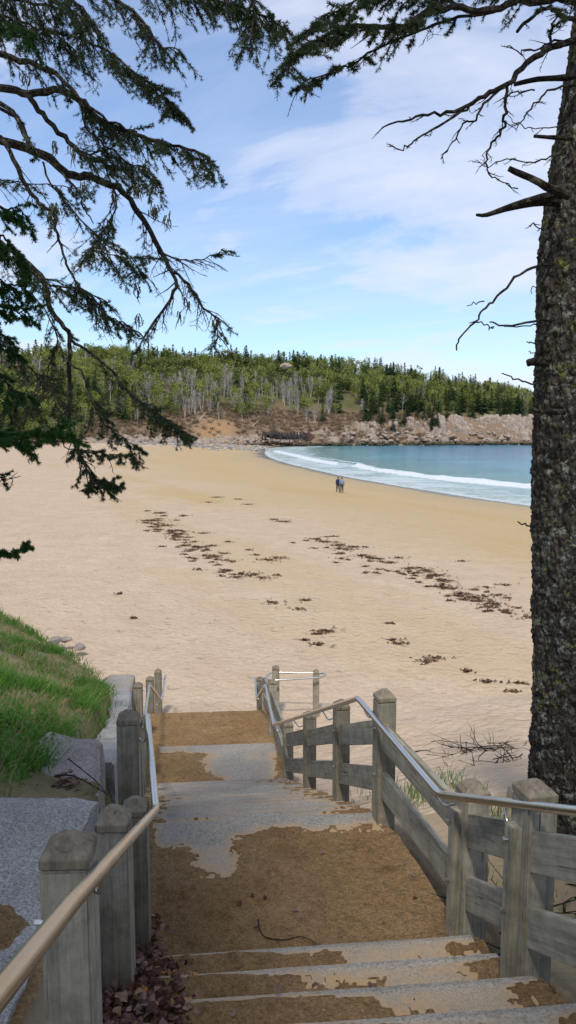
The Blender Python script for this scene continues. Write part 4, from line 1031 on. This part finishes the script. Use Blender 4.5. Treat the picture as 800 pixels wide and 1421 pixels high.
def person(px, py, yaw, lab, jac, trou, hairc, stride):
    p = beach_pt(px, py); root = thing('person', lab, 'person', p); root.rotation_euler = (0, 0, yaw)
    skinm = mat_plain('skin', (.45, .27, .19), .6); shoe = mat_plain('shoe', (.05, .045, .04)); hm = mat_plain('hair', hairc, .8)
    jm = mat_plain('jacket', jac, .85); tm = mat_plain('trousers', trou, .85)
    s = stride
    Vs = {'pel': (0, 0, .95), 'wst': (0, 0, 1.1), 'cht': (0, .02, 1.32), 'nk': (0, .02, 1.49), 'hd': (0, .04, 1.60), 'ht': (0, .04, 1.70), 'nose': (0, .14, 1.6),
          'shl': (-.19, .01, 1.42), 'ell': (-.25, -.02 - .06 * s, 1.14), 'wrl': (-.25, .08 - .1 * s, .90), 'hal': (-.25, .10 - .1 * s, .81),
          'shr': (.19, .01, 1.42), 'elr': (.25, -.02 + .06 * s, 1.14), 'wrr': (.25, .06 + .12 * s, .90), 'har': (.25, .08 + .12 * s, .81),
          'hpl': (-.10, 0, .90), 'knl': (-.10, .06 + .1 * s, .50), 'anl': (-.10, .14 * s, .09), 'tol': (-.10, .14 * s + .16, .035),
          'hpr': (.10, 0, .90), 'knr': (.10, .04 - .04 * s, .50), 'anr': (.10, -.22 * s, .10), 'tor': (.10, -.22 * s + .16, .035)}
    E = [('pel', 'wst'), ('wst', 'cht'), ('cht', 'nk'), ('nk', 'hd'), ('hd', 'ht'), ('cht', 'shl'), ('shl', 'ell'), ('ell', 'wrl'), ('wrl', 'hal'), ('cht', 'shr'), ('shr', 'elr'), ('elr', 'wrr'), ('wrr', 'har'), ('pel', 'hpl'), ('hpl', 'knl'), ('knl', 'anl'), ('anl', 'tol'), ('pel', 'hpr'), ('hpr', 'knr'), ('knr', 'anr'), ('anr', 'tor')]
    rad = dict(pel=(.15, .11), wst=(.135, .10), cht=(.16, .11), nk=.055, hd=.095, ht=.07, shl=.065, ell=.045, wrl=.03, hal=.038, shr=.065, elr=.045, wrr=.03, har=.038, hpl=.085, knl=.058, anl=.04, tol=.035, hpr=.085, knr=.058, anr=.04, tor=.035)
    def sub(keys, k=1.0, add=0):
        ks = [q for q in keys]; ix = {q: i for i, q in enumerate(ks)}
        return [Vs[q] for q in ks], [(ix[a], ix[b]) for a, b in E if a in ix and b in ix], [tuple(np.array(rad[q] if hasattr(rad[q], '__len__') else (rad[q],) * 2) * k + add) for q in ks]
    v, e, q = sub([k for k in Vs if k != 'nose']); skin_mesh('body', v, e, q, [skinm, shoe], root, lambda c: 1 if c.z < .1 else 0)
    v, e, q = sub(['cht', 'wst', 'pel', 'shl', 'ell', 'wrl', 'shr', 'elr', 'wrr'], 1.12, .018); skin_mesh('jacket', v, e, q, [jm], root)
    v, e, q = sub(['pel', 'hpl', 'knl', 'anl', 'hpr', 'knr', 'anr'], 1.1, .014); skin_mesh('trousers', v, e, q, [tm], root)
    mb = MB(); V, F = rockv(40, 40); mb.add(V * [.105, .115, .115] + [0, .02, 1.655], F); h = mb.build('hair', hm, None, smooth=True); h.parent = root
    return root
person(469.5, 683.2, .25, 'walker in a dark navy jacket and black trousers on the open beach', (.02, .03, .07), (.018, .02, .03), (.03, .022, .018), 1)
person(474.6, 684.0, -.1, 'walker in a pale grey-blue jacket on the open beach beside the navy one', (.22, .28, .36), (.03, .045, .09), (.05, .035, .025), -.8)

# ------------------------------------------------------------------ near spruces
class Needles:
    def __init__(s): s.a = []; s.b = []
    def seg(s, a, b): s.a.append(a); s.b.append(b)
    def to(s, mb, r, per, ln, wd, base=.5):
        if not s.a: return
        A = np.array(s.a); B = np.array(s.b); n = len(A)
        A = np.repeat(A, per, 0); B = np.repeat(B, per, 0); t = r.uniform(0, 1.05, (len(A), 1))
        ax = B - A; L = np.linalg.norm(ax, axis=1, keepdims=True) + 1e-9; ax = ax / L
        P = A + ax * L * t; d = r.normal(0, 1, P.shape); d -= ax * (d * ax).sum(1, keepdims=True); d /= np.linalg.norm(d, axis=1, keepdims=True)
        dr = d * .8 + ax * .65 + np.array([0, 0, .1]); dr /= np.linalg.norm(dr, axis=1, keepdims=True)
        sd = np.cross(dr, r.normal(0, 1, P.shape)); sd /= np.linalg.norm(sd, axis=1, keepdims=True)
        l = ln * r.uniform(.7, 1.25, (len(P), 1)); w = wd * .5
        V = np.stack([P - sd * w, P + sd * w, P + dr * l], 1).reshape(-1, 3)
        tn = np.repeat(base + r.normal(0, .16, n), per)
        mb.add(V, np.arange(len(V)).reshape(-1, 3), np.clip(tn, 0, 1))
def grow(P, r0, r1, r, wood, nd, spec):
    """wood along polyline P with side twigs. spec: t0,t1 range carrying twigs, n, L length, dens needle density, droop"""
    Q = smooth_poly(P, 4); n = len(Q)
    Q = Q + np.vstack([[0, 0, 0], r.normal(0, .006, (n - 2, 3)), [0, 0, 0]])
    rad = np.linspace(r0, r1, n) * (1 + r.normal(0, .05, n)); tube(wood, Q, rad, 7 if r0 > .012 else 5)
    t0, t1, cnt, L, dens, droop = spec
    seglen = np.linalg.norm(np.diff(Q, axis=0), axis=1); cum = np.concatenate([[0], np.cumsum(seglen)]); tot = cum[-1]
    for k in range(cnt):
        t = t0 + (t1 - t0) * (k + r.random()) / cnt; s = t * tot; i = min(np.searchsorted(cum, s), n - 1); i = max(i, 1)
        f = (s - cum[i - 1]) / seglen[i - 1]; o = Q[i - 1] * (1 - f) + Q[i] * f; ax = Q[i] - Q[i - 1]; ax /= np.linalg.norm(ax)
        side = np.cross(ax, [0, 0, 1]); side /= np.linalg.norm(side) + 1e-9
        sg = 1 if k % 2 else -1
        d = ax * r.uniform(.35, .9) + side * sg * r.uniform(.3, 1.0) + np.array([0, 0, r.normal(-.15 - droop * .5, .3)]); d /= np.linalg.norm(d)
        l = L * r.uniform(.45, 1.15) * (1 - .35 * (t - t0) / max(.01, t1 - t0)); live = r.random() < dens
        m_ = 5; pts = [o]
        dd = d.copy()
        for q in range(m_): dd = dd + np.array([0, 0, -droop * .12]) + r.normal(0, .09, 3); dd /= np.linalg.norm(dd); pts.append(pts[-1] + dd * l / m_)
        pts = np.array(pts); tube(wood, pts, np.linspace(min(.0055, r1 * .9 + .0012), .0014, m_ + 1), 4, cap=False)
        if live:
            for q in range(1, m_): nd.seg(pts[q], pts[q + 1])
        for q in range(1, m_ + 1):
            for sg2 in (-1, 1):
                if r.random() < (.22 if live else .5): continue
                s2 = np.cross(dd, [0, 0, 1.0]); s2 /= np.linalg.norm(s2) + 1e-9
                e = dd * .75 + s2 * sg2 * r.uniform(.4, .9) + np.array([0, 0, -.15 * droop + r.normal(-.05, .2)]); e /= np.linalg.norm(e); l2 = l * r.uniform(.14, .34)
                a = pts[q]; b = a + e * l2 + r.normal(0, .004, 3); tube(wood, [a, b], [.0018, .001], 3, cap=False)
                if live:
                    nd.seg(a, b)
                    for z_ in range(2):
                        if r.random() < .6:
                            f2 = r.uniform(.3, .8); a2 = a * (1 - f2) + b * f2; e2 = e + s2 * r.choice([-1, 1]) * .8 + r.normal(0, .2, 3); e2 /= np.linalg.norm(e2); nd.seg(a2, a2 + e2 * l2 * .5)
                elif r.random() < .5:
                    tube(wood, [a + e * l2 * .5, a + e * l2 * .5 + (e + r.normal(0, .5, 3)) * l2 * .4], [.001, .0007], 3, cap=False)
def lichen_tuft(parent, c, L, n, seed):
    q = np.random.default_rng(seed); mb = MB()
    for k in range(n):
        o = c + q.normal(0, .016, 3); P = [o, o + [q.normal(0, .01), q.normal(0, .01), -L * .5], o + [q.normal(0, .02), q.normal(0, .02), -L * q.uniform(.6, 1.2)]]
        tube(mb, P, [.005, .004, .001], 3, q.random(), cap=False)
    mb.build('lichen', M['lichen'], parent)
r = np.random.default_rng(33)
def branch_obj(root, px, y0, y1, r0, r1, specs, woodmat='twig', needmat='needles', per=17, ln=.021, wd=.0036, base=.5):
    r0 *= .8
    specs = [(a_, b_, int(c_ * .76), d_ * .85, e_, f_ * .8) for a_, b_, c_, d_, e_, f_ in specs]
    wood = MB(); nd = Needles(); mats_n = MB()
    m_ = len(px); ys_ = np.linspace(y0, y1, m_); P = np.array([at_y(a, b, y) for (a, b), y in zip(px, ys_)])
    for i, sp_ in enumerate(specs):
        if i == 0: grow(P, r0, r1, r, wood, nd, sp_)
        else:
            Q = smooth_poly(P, 4); w2 = MB(); grow(P, r0 * .2, r1 * .5, r, wood, nd, sp_)
    b = wood.build('branch', M[woodmat], root)
    if nd.a: nd.to(mats_n, r, per, ln, wd, base); mats_n.build('needles', M[needmat], b)
    return b
# the big leaning spruce right of the stairs
tr_path = [(800, 1180, .40, 5.25), (800, 1120, .345, 5.22), (800, 1060, .325, 5.2), (801, 900, .315, 5.2), (801, 780, .31, 5.2), (800, 600, .30, 5.2), (799, 400, .275, 5.2), (808, 270, .25, 5.2), (823, 180, .24, 5.2), (841, 54, .225, 5.2), (854, -80, .21, 5.2), (862, -260, .2, 5.2), (868, -520, .17, 5.2), (872, -900, .12, 5.2), (874, -1200, .04, 5.2)]
big = thing('spruce_tree', 'tall lichen-spotted spruce trunk with bare dead branches at the end of the near fence', 'tree', at_y(800, 1160, 5.25))
P = np.array([at_y(a + 3, b, y) for a, b, _, y in tr_path]); rad = np.array([c for _, _, c, _ in tr_path])
k = np.linspace(0, len(P) - 1, 150); PP = np.stack([np.interp(k, range(len(P)), P[:, j]) for j in range(3)], 1)
for _ in range(12): PP[1:-1] = (PP[:-2] + PP[1:-1] * 2 + PP[2:]) / 4
rr_ = np.interp(k, range(len(P)), rad); mb = MB()
zfin = np.concatenate([np.linspace(PP[0, 2], 12.6, 560), np.linspace(12.65, PP[-1, 2], 80)]); PX_ = np.stack([np.interp(zfin, PP[:, 2], PP[:, j]) for j in range(3)], 1); rz = np.interp(zfin, PP[:, 2], rr_)
a = np.arange(150) * 2 * math.pi / 150; T_, N_, B_ = frames(PX_)
sc_ = fbm(a[None] * 9 / 1.0 + 0 * zfin[:, None], zfin[:, None] * 16, 4, 66) * .045 + fbm(a[None] * 2, zfin[:, None] * 1.2, 3, 67) * .05
flare = .12 * np.exp(-(zfin - zfin[0]) / .28)[:, None] * (1 + .6 * np.sin(a * 5 + 1)[None])
vor = np.array([[mn.voronoi(Vector((math.cos(q) * rv * 38, math.sin(q) * rv * 38, z_ * 24)))[0][0] for q in a] for z_, rv in zip(zfin, rz)])
RR_ = rz[:, None] + sc_ * rz[:, None] / .3 + flare + .012 * (.45 - vor) + .006 * rng.normal(0, 1, vor.shape) * .5
RR_[:, -1] = RR_[:, -1]
V = PX_[:, None] + RR_[..., None] * (np.cos(a)[None, :, None] * N_[:, None] + np.sin(a)[None, :, None] * B_[:, None])
F = []; nn = 150
i = np.arange(len(zfin) - 1)[:, None] * nn; j = np.arange(nn)[None]; j2 = (j + 1) % nn
F = np.stack([i + j, i + j2, i + nn + j2, i + nn + j], -1).reshape(-1, 4); mb.add(V.reshape(-1, 3), F)
mb.build('trunk', M['bark'], big, smooth=True)
# living boughs at the top
branch_obj(big, [(812, 10), (780, -2), (757, 0), (719, 0), (687, 14), (639, 12), (596, 16), (547, 38), (494, 36), (451, 50), (413, 70), (399, 105)], 5.1, 3.6, .035, .004, [(.5, 1, 44, .26, .95, .5), (.5, .95, 26, .2, .9, .3)])
branch_obj(big, [(640, 10), (600, -4), (560, -8), (520, -6), (480, 8), (440, 30), (425, 55)], 4.5, 3.7, .014, .003, [(.05, 1, 44, .22, .95, .5), (.0, .9, 26, .2, .9, .4)])
branch_obj(big, [(687, 16), (623, 27), (569, 48), (510, 75), (477, 94), (429, 112), (413, 126)], 4.6, 3.75, .012, .002, [(.1, 1, 26, .22, .25, .4), (.55, 1, 10, .16, .9, .3)])
branch_obj(big, [(812, 12), (780, -6), (740, -20), (690, -30), (600, -35), (540, -20)], 5.0, 4.2, .03, .006, [(.3, 1, 40, .3, .9, .9)])
branch_obj(big, [(806, 30), (780, 22), (768, 14), (750, 8)], 5.0, 4.6, .02, .004, [(.2, 1, 12, .16, .7, .5)], base=.8)
DEAD = [
 ([(812, 55), (787, 59), (757, 70), (725, 97), (703, 116), (671, 134), (639, 153), (601, 159), (569, 164), (531, 177)], .030, .004, 16, .16),
 ([(671, 134), (640, 156), (600, 180), (575, 196), (558, 207), (541, 200)], .012, .003, 12, .14),
 ([(703, 116), (671, 145), (661, 165), (644, 172), (628, 199), (612, 221)], .012, .003, 12, .14),
 ([(703, 116), (701, 156), (698, 177), (687, 194), (676, 215), (676, 237), (693, 250), (719, 262)], .014, .003, 16, .14),
 ([(812, 56), (770, 58), (748, 68), (722, 72), (704, 64)], .010, .003, 8, .13),
 ([(765, 60), (764, 45), (770, 30), (776, 18)], .012, .004, 9, .14),
 ([(765, 8), (740, 24), (718, 44)], .016, .010, 5, .12),
 ([(800, 118), (779, 121), (757, 129), (741, 145), (725, 167), (716, 180)], .011, .003, 9, .12),
 ([(790, 170), (770, 175), (741, 179), (719, 172), (705, 160)], .006, .002, 6, .10),
 ([(785, 212), (765, 218), (736, 226), (703, 220), (676, 231), (660, 222)], .008, .002, 14, .13),
 ([(742, 125), (720, 128), (706, 130), (700, 140)], .007, .003, 12, .12),
 ([(768, 318), (749, 317), (741, 311), (735, 313)], .006, .003, 6, .07),
 ([(765, 366), (745, 370), (715, 385), (690, 412), (670, 430), (660, 447), (640, 465), (634, 486)], .013, .005, 3, .08),
 ([(672, 418), (660, 420), (648, 425)], .006, .002, 0, 0), ([(660, 447), (677, 450), (680, 458), (686, 453)], .006, .003, 2, .04),
 ([(765, 444), (742, 446), (700, 452), (680, 447)], .013, .004, 2, .05), ([(765, 450), (735, 452), (700, 453)], .007, .003, 0, 0),
 ([(762, 532), (742, 531), (720, 527), (697, 518)], .010, .004, 1, .04), ([(765, 731), (742, 730), (730, 728), (719, 724)], .009, .004, 0, 0),
 ([(757, 396), (741, 398), (738, 408)], .005, .002, 0, 0), ([(762, 475), (742, 475), (731, 474)], .009, .003, 0, 0), ([(762, 488), (742, 490), (734, 488)], .006, .002, 0, 0)]
for px, a0, a1, n_, L_ in DEAD: branch_obj(big, px, 5.05, 4.7 if len(px) < 9 else 4.4, a0, a1, [(.15, 1, n_, L_, 0, .1)], 'deadtwig')
for px, a0, a1, y_ in (([(800, 105), (781, 108), (746, 110), (714, 117)], .022, .014, 5.0), ([(795, 192), (768, 191), (741, 189)], .016, .010, 5.0), ([(790, 272), (768, 263), (736, 247), (706, 234)], .030, .016, 4.85),
                   ([(780, 268), (754, 274), (714, 285), (676, 298), (661, 298)], .034, .008, 5.0), ([(775, 284), (752, 283), (715, 289), (676, 299)], .018, .006, 5.05), ([(762, 503), (742, 502), (732, 504)], .035, .022, 5.0),
                   ([(785, 572), (762, 571), (750, 571), (736, 567)], .020, .012, 4.85), ([(742, 602 - 20), (740, 580)], .01, .01, 5.0)):
    mb = MB(); Q = smooth_poly([at_y(a_, b_, y_) for a_, b_ in px], 3); tube(mb, Q, np.linspace(a0, a1, len(Q)), 9, rough=.08); mb.build('branch_stub', M['deadtwig'], big)
# the spruce whose limbs hang in from the left
def ltree(name, label, base, top, rad0):
    root = thing(name, label, 'tree', base); mb = MB(); z = np.linspace(0, 1, 40)[:, None]; P = np.array(base) * (1 - z) + np.array(top) * z + np.c_[.08 * np.sin(z * 7), .06 * np.cos(z * 5), 0 * z] - [0, .06, 0]
    tube(mb, P, np.linspace(rad0, rad0 * .25, 40), 20, rough=.03); mb.build('trunk', M['bark'], root, smooth=True); return root
left = ltree('spruce_tree', 'old spruce with long drooping lichen-hung limbs and dark needles over the beach', (-5.4, 6.3, 9 - 2.2), (-5.3, 6.3, 9 + 10), .3)
LB = [ # pixels, y0, y1, r0, r1, specs
 ([(-330, 150), (-150, 165), (0, 195), (60, 215), (95, 242), (125, 243), (150, 255), (167, 262), (185, 285), (205, 315), (225, 350), (235, 372), (245, 395), (235, 418), (215, 445), (200, 468)], 6.3, 5.2, .05, .006, [(.72, 1, 40, .34, .15, .7), (.45, .7, 8, .25, .1, .4)]),
 ([(233, 372), (262, 395), (282, 425), (300, 440), (304, 452), (298, 485)], 5.2, 5.0, .013, .003, [(.05, 1, 44, .30, .12, .6)]),
 ([(225, 350), (250, 362), (280, 360), (300, 352), (312, 345)], 5.2, 5.0, .008, .002, [(.05, 1, 24, .28, .1, .3)]),
 ([(-330, 60), (-120, 100), (0, 120), (40, 130), (85, 125), (110, 140), (135, 165), (165, 178), (200, 190), (240, 200), (280, 215), (298, 228)], 6.3, 5.1, .045, .005, [(.66, 1, 46, .38, 1, 1.0), (.72, .98, 30, .30, 1, .3)]),
 ([(40, 132), (60, 160), (90, 190), (115, 215), (150, 228), (175, 240), (190, 262)], 5.7, 5.3, .026, .01, [(.5, 1, 8, .2, .6, .5)]),
 ([(-330, 20), (-100, 60), (0, 75), (50, 92), (85, 108), (110, 135), (128, 150), (160, 170), (190, 183)], 6.3, 5.4, .035, .006, [(.55, 1, 30, .34, .95, .9)]),
 ([(60, 40), (110, 55), (150, 72), (185, 98), (215, 120), (235, 140), (250, 155)], 5.8, 5.2, .014, .003, [(.25, 1, 52, .34, 1, .9), (.5, 1, 20, .25, 1, .3)]),
 ([(-200, -60), (0, -20), (90, -20), (150, -5), (185, 15), (205, 40), (222, 62), (250, 70)], 6.3, 5.0, .03, .003, [(.5, 1, 50, .34, 1, 1.0)]),
 ([(100, -30), (180, -30), (240, -12), (300, 0), (340, 12), (375, 25), (396, 40)], 5.4, 4.6, .016, .003, [(.3, 1, 54, .36, 1, 1.1), (.5, 1, 24, .25, 1, .4)]),
 ([(120, -45), (200, -40), (260, -30), (320, -22), (350, -5), (352, 30), (344, 58)], 5.2, 4.6, .012, .003, [(.2, 1, 46, .34, 1, 1.1)]),
 ([(-200, -10), (-60, 10), (0, 22), (40, 35), (80, 50), (110, 75)], 5.9, 5.3, .02, .004, [(.35, 1, 60, .42, 1, 1.2)]),
 ([(-200, -40), (-60, -20), (0, -5), (50, 5), (100, 15), (130, 40)], 5.7, 5.1, .02, .004, [(.35, 1, 60, .42, 1, 1.2)]),
 ([(-200, -80), (-60, -50), (0, -35), (60, -20), (110, 5), (125, 30)], 5.5, 4.9, .02, .004, [(.4, 1, 56, .42, 1, 1.2)]),
 ([(-200, 120), (0, 150), (40, 200), (60, 215), (95, 250), (110, 270), (118, 290), (130, 310)], 5.9, 5.4, .018, .004, [(.3, 1, 10, .3, .6, .6)]),
 ([(-200, 90), (-40, 130), (10, 150), (30, 175), (45, 205)], 5.8, 5.5, .022, .014, [(.2, 1, 10, .25, .7, .8)]),
 ([(0, 190), (15, 210), (38, 262), (60, 285), (75, 300), (80, 325), (92, 362)], 5.6, 5.3, .024, .008, [(.2, 1, 16, .26, .35, .7)]),
 ([(110, 140), (120, 175), (145, 205), (150, 240), (158, 265), (152, 295), (138, 320)], 5.5, 5.2, .010, .003, [(.2, 1, 22, .30, .7, .9)]),
 ([(158, 262), (162, 290), (140, 325), (130, 345), (160, 355), (200, 358)], 5.4, 5.1, .008, .003, [(.2, 1, 44, .34, .95, .6)]),
 ([(95, 195), (125, 215), (150, 205), (175, 225), (200, 230), (215, 250)], 5.6, 5.2, .010, .003, [(.1, 1, 46, .34, .9, .8)]),
 ([(92, 362), (100, 385), (118, 405), (145, 435), (170, 448), (195, 462)], 5.3, 5.1, .012, .003, [(.15, 1, 46, .30, .7, .7)]),
 ([(60, 225), (75, 262), (100, 290), (125, 318), (150, 340), (180, 360), (215, 395)], 5.7, 5.2, .010, .003, [(.2, 1, 30, .28, .4, .6)]),
 ([(-200, 280), (-60, 310), (0, 338), (25, 355), (55, 382), (65, 400), (68, 425), (85, 450), (96, 466), (97, 520), (94, 570), (98, 600), (112, 635), (135, 668), (150, 682)], 6.0, 5.0, .036, .005, [(.85, 1, 26, .22, .35, .7), (.3, .8, 14, .24, .5, .7)]),
 ([(98, 470), (125, 490), (150, 510), (170, 535), (190, 555), (215, 572), (240, 590), (262, 604)], 5.2, 4.8, .014, .003, [(.6, 1, 30, .22, .9, .4), (.2, .6, 12, .22, .5, .6), (.7, 1, 14, .16, 1, .3)]),
 ([(-100, 320), (0, 350), (35, 370), (70, 395), (110, 400), (150, 420)], 5.8, 5.2, .02, .004, [(.35, 1, 50, .34, .8, .8)]),
 ([(30, 400), (55, 420), (80, 470), (60, 520), (40, 560), (20, 590)], 5.4, 5.2, .008, .002, [(.1, 1, 40, .3, .35, .8)]),
 ([(95, 500), (115, 520), (130, 560), (150, 590), (175, 610), (195, 625)], 5.1, 4.8, .009, .002, [(.3, 1, 30, .22, .6, .5)]),
 ([(94, 570), (80, 590), (90, 620), (125, 625), (160, 632), (192, 640)], 5.0, 4.7, .007, .002, [(.4, 1, 26, .17, .7, .3)]),
 ([(104, 605), (120, 645), (140, 668), (160, 676)], 4.95, 4.8, .007, .003, [(.3, 1, 22, .18, .5, .3)]),
 ([(110, 682), (130, 672), (150, 670), (168, 676)], 4.8, 4.7, .004, .002, [(.0, 1, 26, .14, 1, .1)]),
 ([(96, 520), (60, 545), (35, 552), (0, 575)], 5.1, 4.9, .007, .002, [(.1, 1, 30, .3, .4, .6)]),
 ([(-60, 450), (0, 470), (40, 510), (70, 540), (95, 575)], 5.6, 5.1, .01, .003, [(.2, 1, 40, .34, .45, .8)]),
 ([(-60, 655), (0, 662), (18, 668)], 4.6, 4.4, .005, .002, [(.3, 1, 22, .14, .1, .1)]),
 ([(-80, 230), (0, 250), (30, 255), (78, 256), (120, 262)], 5.9, 5.5, .008, .003, [(.2, 1, 30, .3, .7, .7)]),
]
for px, a0, a1, b0, b1, sp_ in LB: branch_obj(left, px, a0, a1, b0, b1, sp_)
for px, n_ in (((190, 262), 26), ((215, 290), 26), ((75, 285), 34), ((72, 298), 30), ((35, 105), 10), ((78, 200), 10), ((115, 258), 8), ((192, 440), 10), ((190, 400), 10), ((250, 435), 8), ((232, 300), 10), ((300, 445), 8), ((258, 415), 8), ((100, 205), 9), ((35, 190), 8)):
    lichen_tuft(left, at_y(px[0], px[1], 5.25), .07 if n_ > 9 else .08, n_, int(px[0] * 7 + n_))
# brighter young spruce close on the left
yng = ltree('young_spruce', 'bright green spruce boughs jutting in low at the left edge, nearest the viewer', (-3.2, 3.9, 9 - 2.1), (-3.2, 3.9, 9 + 3.0), .09)
YB = [([(-300, 590), (-100, 596), (0, 602), (40, 602), (75, 600), (102, 602)], 4.0, 3.8, .012, .003, [(.3, 1, 46, .22, 1, .15), (.3, 1, 40, .16, 1, .0)], .62),
      ([(-300, 610), (-100, 610), (0, 612), (30, 614), (60, 610)], 3.8, 3.7, .01, .003, [(.3, 1, 40, .2, 1, .2)], .5),
      ([(-260, 772), (-60, 770), (0, 768), (20, 764), (38, 762)], 3.4, 3.3, .006, .002, [(.5, 1, 22, .09, 1, .0), (.5, 1, 14, .07, 1, .0)], .6),
      ([(-300, 250), (-80, 265), (0, 285), (20, 290), (38, 300)], 3.9, 3.8, .012, .003, [(.3, 1, 40, .24, 1, .8)], .35),
      ([(-300, 300), (-80, 310), (0, 325), (20, 340), (34, 362)], 3.9, 3.8, .012, .003, [(.3, 1, 44, .26, 1, .9)], .35),
      ([(-300, 350), (-80, 370), (0, 390), (25, 395), (38, 405)], 3.9, 3.8, .012, .003, [(.3, 1, 44, .24, 1, .8)], .35),
      ([(-300, 400), (-80, 415), (0, 425), (20, 430), (36, 436)], 3.9, 3.8, .012, .003, [(.3, 1, 44, .22, 1, .6)], .4),
      ([(-300, 440), (-80, 450), (-10, 460), (10, 475), (20, 492)], 3.9, 3.8, .012, .003, [(.3, 1, 36, .22, 1, .6)], .35),
      ([(-300, 500), (-80, 505), (-10, 515), (20, 540), (40, 548)], 3.9, 3.8, .012, .003, [(.3, 1, 34, .2, .8, .6)], .35),
      ([(-300, 20), (-80, 25), (0, 25), (20, 30), (50, 45)], 4.3, 4.2, .012, .003, [(.3, 1, 40, .26, 1, .9)], .35)]
for px, a0, a1, b0, b1, sp_, bt in YB: branch_obj(yng, px, a0, a1, b0, b1, sp_, needmat='brightneedles', per=26, ln=.018, wd=.0042, base=bt)

# crowns that stand behind the viewpoint and shade the top of the stairs
def crown_tree(x, y, h, rad, z0, label, seed, n=2100):
    q = np.random.default_rng(seed); zb = 9 - 1.6; root = thing('spruce_tree', label, 'tree', (x, y, zb))
    mb = MB(); tube(mb, [(x, y, zb - .3), (x + .1, y, zb + h * .5), (x, y, zb + h)], [.24, .17, .03], 12); mb.build('trunk', M['bark'], root, smooth=True)
    t = q.uniform(0, 1, n); zz = z0 + (zb + h - z0) * t; R0 = rad * (1.02 - t) ** .8; a = q.uniform(0, 6.3, n); rr2 = R0 * np.sqrt(q.uniform(.05, 1, n))
    P = np.stack([x + np.cos(a) * rr2, y + np.sin(a) * rr2, zz - .25 * rr2], 1); V, F, _ = leaf_cards(q, P, .42, 0); mb = MB(); mb.add(V, F, q.random(n)); mb.build('crown', M['needles'], root)
SHADE = True
if SHADE:
    crown_tree(1.9, -3.9, 17, 3.3, 12.2, 'spruce standing behind the top of the stairs on the tree side', 1)
    crown_tree(-2.9, -3.9, 16, 3.2, 12.2, 'spruce standing behind the top of the stairs on the bank side', 2)

# ------------------------------------------------------------------ sky, sun, camera look
SUN_EL, SUN_AZ = R_(57), R_(190)                 # azimuth clockwise from north (+Y)
world = bpy.data.worlds.new('World'); scene.world = world; world.use_nodes = True; nt = world.node_tree
bg = nt.nodes['Background']; bg.inputs['Strength'].default_value = .13
sky = N(nt, 'ShaderNodeTexSky', sky_type='NISHITA'); sky.sun_disc = False; sky.sun_elevation = SUN_EL; sky.sun_rotation = SUN_AZ
sky.air_density = 1.1; sky.dust_density = .6; sky.ozone_density = 2.5
tc = N(nt, 'ShaderNodeTexCoord'); sx = N(nt, 'ShaderNodeSeparateXYZ'); nt.links.new(tc.outputs['Generated'], sx.inputs[0])
dz = math_n(nt, 'ADD', math_n(nt, 'MAXIMUM', sx.outputs[2], 0.0), .22)
cmb = N(nt, 'ShaderNodeCombineXYZ'); nt.links.new(math_n(nt, 'DIVIDE', sx.outputs[0], dz), cmb.inputs[0]); nt.links.new(math_n(nt, 'DIVIDE', sx.outputs[1], dz), cmb.inputs[1])
mp = N(nt, 'ShaderNodeMapping'); mp.inputs['Location'].default_value = (3.1, 1.7, 0); mp.inputs['Rotation'].default_value = (0, 0, .5); nt.links.new(cmb.outputs[0], mp.inputs[0])
n1 = noise_n(nt, mp.outputs[0], 1.15, 8, .58, .35); 
mp2 = N(nt, 'ShaderNodeMapping'); mp2.inputs['Scale'].default_value = (.6, 2.2, 1); nt.links.new(mp.outputs[0], mp2.inputs[0]); n2 = noise_n(nt, mp2.outputs[0], 1.6, 7, .6, .5)
s2 = N(nt, 'ShaderNodeSeparateXYZ'); nt.links.new(cmb.outputs[0], s2.inputs[0])
def blob(cx, cy, rx, ry, amp):
    a = math_n(nt, 'POWER', math_n(nt, 'ABSOLUTE', math_n(nt, 'DIVIDE', math_n(nt, 'SUBTRACT', s2.outputs[0], cx), rx)), 2.0); b = math_n(nt, 'POWER', math_n(nt, 'ABSOLUTE', math_n(nt, 'DIVIDE', math_n(nt, 'SUBTRACT', s2.outputs[1], cy), ry)), 2.0)
    return math_n(nt, 'MULTIPLY', math_n(nt, 'EXPONENT', math_n(nt, 'MULTIPLY', math_n(nt, 'ADD', a, b), -1.0)), amp)
bank_ = math_n(nt, 'ADD', blob(.38, 1.62, .6, .5, .085), blob(.1, 2.65, 2.0, .4, -.09))
big_c = ramp(nt, math_n(nt, 'ADD', bank_, math_n(nt, 'ADD', math_n(nt, 'MULTIPLY', n1, .7), math_n(nt, 'MULTIPLY', n2, .3))), [(.435, 0), (.49, .6), (.58, 1)])
veil = ramp(nt, n2, [(.35, .14), (.7, .42)])
cov = math_n(nt, 'MAXIMUM', math_n(nt, 'MULTIPLY', big_c, .82), veil)
skyc = mixc(nt, 1.0, sky.outputs[0], (.84, 1.0, 1.16), 'MULTIPLY')
nt.links.new(mixc(nt, cov, skyc, (5.1, 5.35, 6.25)), bg.inputs['Color'])
sun = bpy.data.lights.new('sun', 'SUN'); sun.energy = 2.3; sun.angle = R_(6.0); sun.color = (1, .95, .87)
so = bpy.data.objects.new('sun', sun); col.objects.link(so)
d = Vector((math.sin(SUN_AZ) * math.cos(SUN_EL), math.cos(SUN_AZ) * math.cos(SUN_EL), math.sin(SUN_EL)))
so.rotation_euler = d.to_track_quat('Z', 'Y').to_euler()
vs = scene.view_settings; vs.view_transform = 'Standard'; vs.look = 'None'; vs.exposure = .35; vs.gamma = 1; vs.use_curve_mapping = False
scene.cycles.max_bounces = 6; scene.cycles.transparent_max_bounces = 4
